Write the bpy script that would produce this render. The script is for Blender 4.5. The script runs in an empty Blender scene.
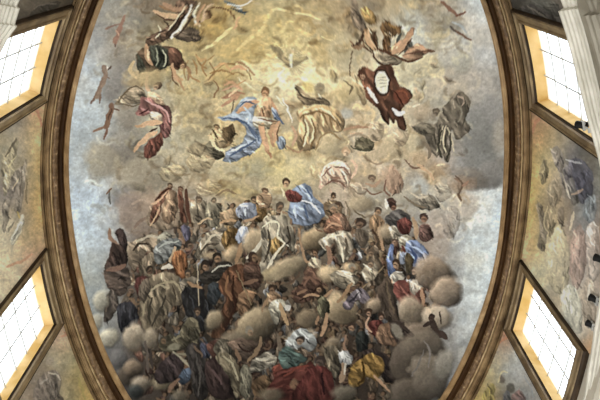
import bpy, bmesh, math
import numpy as np
from mathutils import Matrix, Vector

# ---------------------------------------------------------------- camera, daylight, exposure
F_PX = 650.0                                     # focal length for a 600 px wide frame
EYE = np.array([0.0, 0.0, 1.6])                  # standing on the nave floor under the oval
ROT = np.array([[0.9995, -0.02321, -0.02159],
                [-0.02956, -0.9282, -0.37091],
                [-0.01143, 0.37137, -0.92842]])  # rows: world axes, columns: camera axes
scene = bpy.context.scene
COL = scene.collection
cam_data = bpy.data.cameras.new('camera')
cam_data.sensor_width = 36.0
cam_data.lens = F_PX/600.0*36.0
cam_data.clip_end = 500
cam = bpy.data.objects.new('camera', cam_data)
COL.objects.link(cam)
Rm = Matrix([list(map(float, row)) for row in ROT]).to_quaternion().to_matrix().to_4x4()
cam.matrix_world = Matrix.Translation(Vector(EYE)) @ Rm
scene.camera = cam

SKY_UP = 3.2        # daylight seen through the windows
NAVE = 1.85         # light coming back up from the nave
world = bpy.data.worlds.new('daylight')
scene.world = world
world.use_nodes = True
wn = world.node_tree; wn.nodes.clear()
w_out = wn.nodes.new('ShaderNodeOutputWorld'); w_bg = wn.nodes.new('ShaderNodeBackground')
w_tc = wn.nodes.new('ShaderNodeTexCoord'); w_sep = wn.nodes.new('ShaderNodeSeparateXYZ')
w_ramp = wn.nodes.new('ShaderNodeValToRGB')
w_map = wn.nodes.new('ShaderNodeMapRange')
wn.links.new(w_tc.outputs['Generated'], w_sep.inputs[0])
w_map.inputs['From Min'].default_value = -1; w_map.inputs['From Max'].default_value = 1
wn.links.new(w_sep.outputs['Z'], w_map.inputs['Value'])
wn.links.new(w_map.outputs['Result'], w_ramp.inputs['Fac'])
cr = w_ramp.color_ramp
cr.elements[0].position = 0.0; cr.elements[0].color = (NAVE*1.0, NAVE*.985, NAVE*.95, 1)
cr.elements[1].position = 0.47; cr.elements[1].color = (NAVE*.9, NAVE*.9, NAVE*.9, 1)
e = cr.elements.new(0.53); e.color = (SKY_UP, SKY_UP, SKY_UP*1.02, 1)
e = cr.elements.new(1.0); e.color = (SKY_UP*.8, SKY_UP*.92, SKY_UP*1.08, 1)
wn.links.new(w_ramp.outputs['Color'], w_bg.inputs['Color'])
w_bg.inputs['Strength'].default_value = 1.0
wn.links.new(w_bg.outputs[0], w_out.inputs['Surface'])

scene.view_settings.view_transform = 'Standard'
scene.view_settings.look = 'None'
scene.view_settings.exposure = 0.36
scene.view_settings.gamma = 1.0
scene.view_settings.use_curve_mapping = False
ALBEDO = 0.92       # pigment scale of the painted plaster

# ---------------------------------------------------------------- the fresco painting (pigment, with the light on the vault baked in)
# A generic baroque glory of clouds and robed figures, brushed stroke by stroke into an array that
# becomes the vertex pigment of the plaster.  Coordinates are painting units.
SC = 2.0
PX0, PY0, PX1, PY1 = -60, -60, 660, 460
CW, CH = int((PX1-PX0)*SC), int((PY1-PY0)*SC)
rng = np.random.default_rng(7)

def vnoise(r, u, v):
    g = r.uniform(-1, 1, (32, 32))
    i = np.floor(u).astype(int); j = np.floor(v).astype(int); fu = u-i; fv = v-j
    fu = fu*fu*(3-2*fu); fv = fv*fv*(3-2*fv)
    g00 = g[j % 32, i % 32]; g01 = g[j % 32, (i+1) % 32]; g10 = g[(j+1) % 32, i % 32]; g11 = g[(j+1) % 32, (i+1) % 32]
    return (g00*(1-fu)+g01*fu)*(1-fv)+(g10*(1-fu)+g11*fu)*fv

def hx(h):
    return np.array([int(h[i:i+2], 16) for i in (0, 2, 4)], float)/255.0

def smooth_noise(w, h, cell, seed):
    r = np.random.default_rng(seed)
    gw, gh = int(w/cell)+3, int(h/cell)+3
    g = r.standard_normal((gh, gw))
    x = np.arange(w)/cell; y = np.arange(h)/cell
    xi = x.astype(int); yi = y.astype(int); fx = x-xi; fy = y-yi
    fx = fx*fx*(3-2*fx); fy = fy*fy*(3-2*fy)
    a = g[yi][:, xi]; b = g[yi][:, xi+1]; c = g[yi+1][:, xi]; d = g[yi+1][:, xi+1]
    return (a*(1-fx)+b*fx)*(1-fy)[:, None]+(c*(1-fx)+d*fx)*fy[:, None]

def fbm(cell, seed, octs=4):
    t = np.zeros((CH, CW)); amp = 1.0
    for o in range(octs):
        t += amp*smooth_noise(CW, CH, max(cell/2**o, 1.5), seed+o); amp *= .55
    return t

GRID = """
0:60:a2a8a8 80:9aa0a0 120:a39a87 160:8c7860 200:94794f 240:b09a66 280:c0ad7a 320:b8a070 360:a39072 400:b3a27a 440:b4a283 480:bcc5ca
40:80:a7aeb4 118:9a9080 160:a89468 200:b49b62 240:bda770 280:bda86a 320:b5a478 360:b09b78 400:b4a890 440:b8ae98 475:b8b4a8 498:b0b6ba
80:70:a8b2bc 100:9ca4a8 125:928878 160:b6a884 200:b8a470 240:b9a676 280:c9bb90 320:c8b888 360:c6b48c 400:c4b890 440:b3a890 470:b0a494 500:a09c94
120:70:a9b4bc 95:a4aeb4 125:9a907e 160:b0a688 200:bcaa7c 240:c1ac7a 280:b8a47c 320:b39c72 360:bfaa84 400:bcac8a 440:98907e 480:8a8a86 500:949494
160:70:a7b2ba 92:a8b0b4 110:9c9686 135:9a9282 165:ada386 200:b6a880 240:c0ac78 280:c8b680 320:c8b684 360:c0aa8a 400:b8a68a 440:b2a08c 480:8e8c88 500:a4aaac
200:75:aab6c2 100:b0bdc8 130:9c8e7c 165:a4927a 200:aa977a 240:b39d78 280:a89676 320:b09a78 360:b0a08a 400:aca490 440:b8ae9e 470:c2c6c6 500:b9c3c8
240:80:a9b6c0 103:b1bdc6 130:8a7866 165:887a68 200:84786a 240:80745f 280:887c6a 320:807460 360:7a6e5c 400:746c66 437:a89c8c 470:bec4c2 495:b4bec4
280:90:9ca6a8 106:9ca09c 130:50443e 165:645a4e 200:50473e 240:62574a 280:6c6252 320:6a5e50 360:5e5246 400:6e625a 440:847a70 467:b6bcba 490:b4bec2
320:97:929898 115:8c8c86 140:4c4642 170:565044 200:3a3630 240:5a5042 280:645a4c 320:5e5444 360:4c423a 400:5c524a 437:80766c 462:a8aeae 480:b0b8bc
360:110:70747a 130:645c56 160:4c443e 200:3e3a36 240:4e463a 280:44423c 320:4a3e38 360:40362e 400:544e48 432:66605a 452:9a9e9e
400:128:4a4644 160:504a44 200:403c38 240:443c34 280:562e28 320:502e2a 360:443c34 400:524d48 435:66615a 450:8a8e8e
-60:120:a0a098 240:b09a66 360:b8a070 470:b0b4b4
460:160:484440 300:4c342e 430:5c5650
"""
MURAL = """
0:45:5c5448 20:6a6050 66:584e40
14:40:544c42 22:585046
108:34:b88c6c 20:8e8272
120:14:8c8274 30:a89070 36:c4a46e
145:4:9a8e72 14:98907a 24:948a7c 34:c8ae72
170:5:8f8874 14:958c74 25:8c8478 35:c4a86c
195:4:8a8078 12:8c837c 22:8e8478 34:c2a468
215:5:a09680 14:a69a80 20:98866c 28:a08c70 38:c4aa6c
235:3:b0a488 14:b0a58c 26:a89874 38:b89c70
255:4:b4a88c 14:bcac88 26:c09e7c 40:b09070
280:-5:b4a88c 10:b8a98a
340:60:b89880 68:b8a07c
355:50:9a9078 60:b0a684 75:aca076
375:42:887c6c 58:8e846e 75:a89c70 85:b8a464
395:30:90806c 50:7e7262 70:988c68 88:b8a05c 92:b89c60
0:515:4e4a44 530:5a5852 550:6a6258
20:530:54504a 550:4e4a46
115:540:ac8668 550:a88c6c
135:537:b89468 550:b09c70 562:908878
160:535:c2a466 548:b0a074 560:988e7a 572:6a6a70 585:6a6458
185:532:c8ac66 545:b0a27c 558:a0927a 570:625f66 583:4a4c5e 598:74766e
205:532:ceb26a 545:908470 556:a08e70 570:807464 583:7c8488 598:74706a
225:530:ceb46c 542:8c806e 556:b0a684 570:8a7c70 585:80868a 598:98826e
245:526:c49c7c 533:c8b068 542:a89e84 556:bcb494 570:9c8a7c 585:9a8a80 600:a08a7c
270:535:b4a884 545:bcb490 558:a89c8c 575:a09284 590:988c80
300:555:a49a84 570:a8a898 585:a09484 598:988c80
330:572:a4a090 585:a69c8c 598:9c9484
350:590:b48c64 600:b08a64
335:500:c08e6e 505:b88868
350:498:a8a08c 508:a4a298
365:492:b0a888 505:9aa0a0 515:9ca4a8
380:484:b4a674 496:a89c78 510:989894 528:9c9a94
398:475:c4aa60 490:a89468 506:6c6458 522:80807c 540:8c8880
"""
def parse_grid(t):
    out = []
    for ln in t.strip().split('\n'):
        a = ln.split(':', 1); y = float(a[0])
        for tok in a[1].split():
            x, h = tok.split(':'); out.append((float(x), y, *hx(h)))
    return np.array(out)

def base_from(samples, sx, sy, step=6):
    gx = np.arange(PX0, PX1+step, step, dtype=float); gy = np.arange(PY0, PY1+step, step, dtype=float)
    X, Y = np.meshgrid(gx, gy)
    d = ((X[..., None]-samples[:, 0])/sx)**2+((Y[..., None]-samples[:, 1])/sy)**2
    w = np.exp(-.5*(d-d.min(-1, keepdims=True)))
    g = (w@samples[:, 2:])/w.sum(-1, keepdims=True)
    x = (np.arange(CW)/SC)/step; y = (np.arange(CH)/SC)/step
    xi = np.minimum(x.astype(int), len(gx)-2); yi = np.minimum(y.astype(int), len(gy)-2)
    fx = (x-xi)[None, :, None]; fy = (y-yi)[:, None, None]
    a = g[yi][:, xi]; b = g[yi][:, xi+1]; c = g[yi+1][:, xi]; e = g[yi+1][:, xi+1]
    return (a*(1-fx)+b*fx)*(1-fy)+(c*(1-fx)+e*fx)*fy

class Painter:
    def __init__(s, img):
        s.im = img; s.veil = False; s.tint = 1.0; s.fade = 1.0
    def box(s, x0, y0, x1, y1):
        i0 = max(int((x0-PX0)*SC), 0); i1 = min(int((x1-PX0)*SC)+2, CW)
        j0 = max(int((y0-PY0)*SC), 0); j1 = min(int((y1-PY0)*SC)+2, CH)
        if i1 <= i0 or j1 <= j0: return None
        X, Y = np.meshgrid(np.arange(i0, i1)/SC+PX0, np.arange(j0, j1)/SC+PY0)
        return slice(j0, j1), slice(i0, i1), X, Y
    def put(s, sl, col, al):
        r = s.im[sl[0], sl[1]]
        s.im[sl[0], sl[1]] = r+(col-r)*(al*s.fade)[..., None]
    @staticmethod
    def spline(P, closed, n=6):
        P = np.asarray(P, float); N = len(P)
        if N < 3: 
            t = np.linspace(0, 1, n)[:, None]; return P[0]*(1-t)+P[-1]*t
        out = []
        rngi = range(N if closed else N-1)
        for i in rngi:
            if closed: p0, p1, p2, p3 = P[i-1], P[i], P[(i+1) % N], P[(i+2) % N]
            else: p0, p1, p2, p3 = P[max(i-1, 0)], P[i], P[i+1], P[min(i+2, N-1)]
            for t in np.arange(n)/n:
                out.append(.5*((2*p1)+(p2-p0)*t+(2*p0-5*p1+4*p2-p3)*t*t+(3*p1-p0-3*p2+p3)*t**3))
        if not closed: out.append(P[-1])
        return np.array(out)
    @staticmethod
    def segdist(X, Y, Q, closed):
        d = np.full(X.shape, 1e9); T = np.zeros(X.shape); n = len(Q)
        for i in range(n if closed else n-1):
            a = Q[i]; b = Q[(i+1) % n]; e = b-a; L = e@e+1e-9
            t = np.clip(((X-a[0])*e[0]+(Y-a[1])*e[1])/L, 0, 1)
            q = (X-a[0]-t*e[0])**2+(Y-a[1]-t*e[1])**2
            m = q < d; d = np.where(m, q, d); T = np.where(m, (i+t)/max(n-1, 1), T)
        return np.sqrt(d), T
    def stroke(s, w, col, pts, soft=.8, op=.92):
        Q = s.spline(pts, False, 4); m = w+soft
        b = s.box(Q[:, 0].min()-m, Q[:, 1].min()-m, Q[:, 0].max()+m, Q[:, 1].max()+m)
        if b is None: return
        d, T = s.segdist(b[2], b[3], Q, False)
        ww = w*.62*(1.08-.75*(2*T-1)**2*(.6))
        al = np.clip((ww-d)/soft+.5, 0, 1)*op
        s.put(b, col*np.ones(3), al)
    def poly(s, col, pts, fold=None, soft=1.2, op=.96):
        Q = s.spline(pts, True, 4)
        b = s.box(Q[:, 0].min()-2, Q[:, 1].min()-2, Q[:, 0].max()+2, Q[:, 1].max()+2)
        if b is None: return
        X, Y = b[2], b[3]; d, _ = s.segdist(X, Y, Q, True)
        ins = np.zeros(X.shape, bool)
        for i in range(len(Q)):
            x1, y1 = Q[i-1]; x2, y2 = Q[i]
            c = ((y1 > Y) != (y2 > Y))
            with np.errstate(divide='ignore', invalid='ignore'):
                ins ^= c & (X < (x2-x1)*(Y-y1)/(y2-y1+1e-12)+x1)
        sd = np.where(ins, d, -d)
        al = np.clip(sd/soft+.5, 0, 1)*op
        C = np.broadcast_to(col, X.shape+(3,))
        if fold:
            ang, amp = fold; r = rng.integers(1 << 30)
            rr = np.random.default_rng(r); a = np.radians(ang)
            u = X*np.cos(a)+Y*np.sin(a); v = -X*np.sin(a)+Y*np.cos(a)
            w = vnoise(rr, u/9, v/9)*2.0
            f = vnoise(rr, u/13, (v+w)/3.4)*1.15+vnoise(rr, u/7, (v+w)/1.9)*.55
            f = np.clip(f*1.5, -1.6, 1.6)
            cx, cy = Q.mean(0); ex = max(np.ptp(Q[:, 0]), 6)*.5; ey = max(np.ptp(Q[:, 1]), 6)*.5
            lit = -.45*(X-cx)/ex-.6*(Y-cy)/ey
            k = .68*amp*f+.2*lit
            loc = s.im[b[0], b[1]].mean((0, 1))
            C = C*.86+loc*.14
            C = np.clip(C*(1+k[..., None])+np.maximum(k-.1, 0)[..., None]*np.array([.10, .09, .07]), 0, 1)
            C = C*(1-.25*np.exp(-np.maximum(sd, 0)/1.2)*np.clip(.5-lit, .1, 1))[..., None]
        s.put(b, C, al)
        if fold:
            area = .5*abs(np.sum(Q[:, 0]*np.roll(Q[:, 1], -1)-Q[:, 1]*np.roll(Q[:, 0], -1)))
            inside = np.argwhere(sd > .8)
            for k in range(min(int(area/16)+1, 26)):
                if not len(inside): break
                jj, ii = inside[rr.integers(len(inside))]
                x0, y0 = X[jj, ii], Y[jj, ii]; a2 = a+rr.uniform(-.5, .5); L = rr.uniform(2, 4.5); bnd = rr.uniform(-.5, .5)
                base = C[jj, ii] if C.ndim == 3 else col
                up = rr.uniform() < .5-.25*np.sign(-lit[jj, ii])
                cc = np.clip(base*(rr.uniform(1.2, 1.5) if up else rr.uniform(.45, .7)), 0, .95)
                q = [(x0-L*np.cos(a2), y0-L*np.sin(a2)), (x0-L*bnd*np.sin(a2)*.6, y0+L*bnd*np.cos(a2)*.6), (x0+L*np.cos(a2), y0+L*np.sin(a2))]
                s.stroke(rr.uniform(.7, 1.5), cc, q, soft=.9, op=rr.uniform(.3, .65)*op)
    def ell(s, col, x, y, rx, ry, ang=0, soft=1.0, op=.95):
        m = max(rx, ry)*(1+soft*.2)+2
        b = s.box(x-m, y-m, x+m, y+m)
        if b is None: return
        a = np.radians(ang); dx = b[2]-x; dy = b[3]-y
        u = (dx*np.cos(a)+dy*np.sin(a))/rx; v = (-dx*np.sin(a)+dy*np.cos(a))/ry
        r = np.hypot(u, v)
        al = np.clip((1-r)*min(rx, ry)/soft+.5, 0, 1)*op
        s.put(b, col*np.ones(3), al)
    def cloud(s, col, x, y, rx, ry, ang=0, amp=.25, lx=-.5, ly=-.75, op=.9):
        m = max(rx, ry)*1.25+2
        b = s.box(x-m, y-m, x+m, y+m)
        if b is None: return
        a = np.radians(ang); dx = b[2]-x; dy = b[3]-y
        u = (dx*np.cos(a)+dy*np.sin(a))/rx; v = (-dx*np.sin(a)+dy*np.cos(a))/ry
        wob = WOB[b[0], b[1]]
        r = np.hypot(u, v)*(1+(.22 if s.veil else .15)*wob)
        al = np.clip((1-r)*min(rx, ry)/(7.0 if s.veil else 4.4)+.4, 0, 1)*(op*.8 if s.veil else op)
        nx = dx/max(rx, ry); ny = dy/max(rx, ry)
        sh = (lx*nx+ly*ny)*(1 if s.veil else 2.0)+(.16 if s.veil else .22)*wob
        C = np.clip(col*s.tint*(1+amp*sh[..., None]), 0, 1)
        C = C*(1-(.10 if s.veil else .26)*np.clip((r-.72)/.28, 0, 1)*np.clip(.4+(.6*ny-lx*nx), 0, 1))[..., None]
        s.put(b, C, al)
    def head(s, hair, skin, x, y, r, ang=-90):
        r *= .88
        loc = s.im[int((y-PY0)*SC), int((x-PX0)*SC)]
        mixc = lambda h: ''.join('%02x' % int(255*v) for v in np.clip(hx(h)*.82+loc*.18, 0, 1))
        hair = mixc(hair); skin = mixc(skin)
        a = np.radians(ang); c, n = np.cos(a), np.sin(a)
        s.ell(hx(hair), x+c*r*.28, y+n*r*.28, r, r*.95)
        s.ell(hx(skin), x-c*r*.3, y-n*r*.3, r*.66, r*.74, soft=1.0)
        s.ell(hx(skin)*.72, x-c*r*.3+r*.3, y-n*r*.3+r*.22, r*.3, r*.4, soft=1.2, op=.7)
        s.ell(hx(hair)*.8, x-c*r*.25-r*.1, y-n*r*.25, r*.34, r*.12, soft=.8, op=.7)
    def rays(s, col, x, y, r0, r1, n, amp):
        b = s.box(x-r1, y-r1, x+r1, y+r1)
        dx = b[2]-x; dy = b[3]-y; r = np.hypot(dx, dy); t = np.arctan2(dy, dx)
        f = .5+.5*np.sin(t*n+2*np.sin(t*7))*np.sin(t*n*.37+1)
        al = np.clip(f, 0, 1)*np.clip((r-r0)/8, 0, 1)*np.clip((r1-r)/(r1*.7), 0, 1)*amp
        s.put(b, hx(col), al)
    def run(s, text):
        for ln in text.strip().split('\n'):
            tk = ln.split()
            if not tk or tk[0] == '#': continue
            k = tk[0]
            P = [tuple(float(q) for q in t.split(',')) for t in tk if ',' in t]
            V = [t for t in tk[1:] if ',' not in t]
            if k == 's': s.stroke(float(V[0]), hx(V[1]), P)
            elif k == 'p': s.poly(hx(V[0]), P)
            elif k == 'd': s.poly(hx(V[0]), P, (float(V[1]), float(V[2])))
            elif k == 'e': s.ell(hx(V[0]), *[float(q) for q in V[1:]])
            elif k == 'c': s.cloud(hx(V[0]), *[float(q) for q in V[1:]])
            elif k == 'h': s.head(V[0], V[1], *[float(q) for q in V[2:]])
            elif k == 'r': s.rays(V[0], *[float(q) for q in V[1:]])
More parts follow.
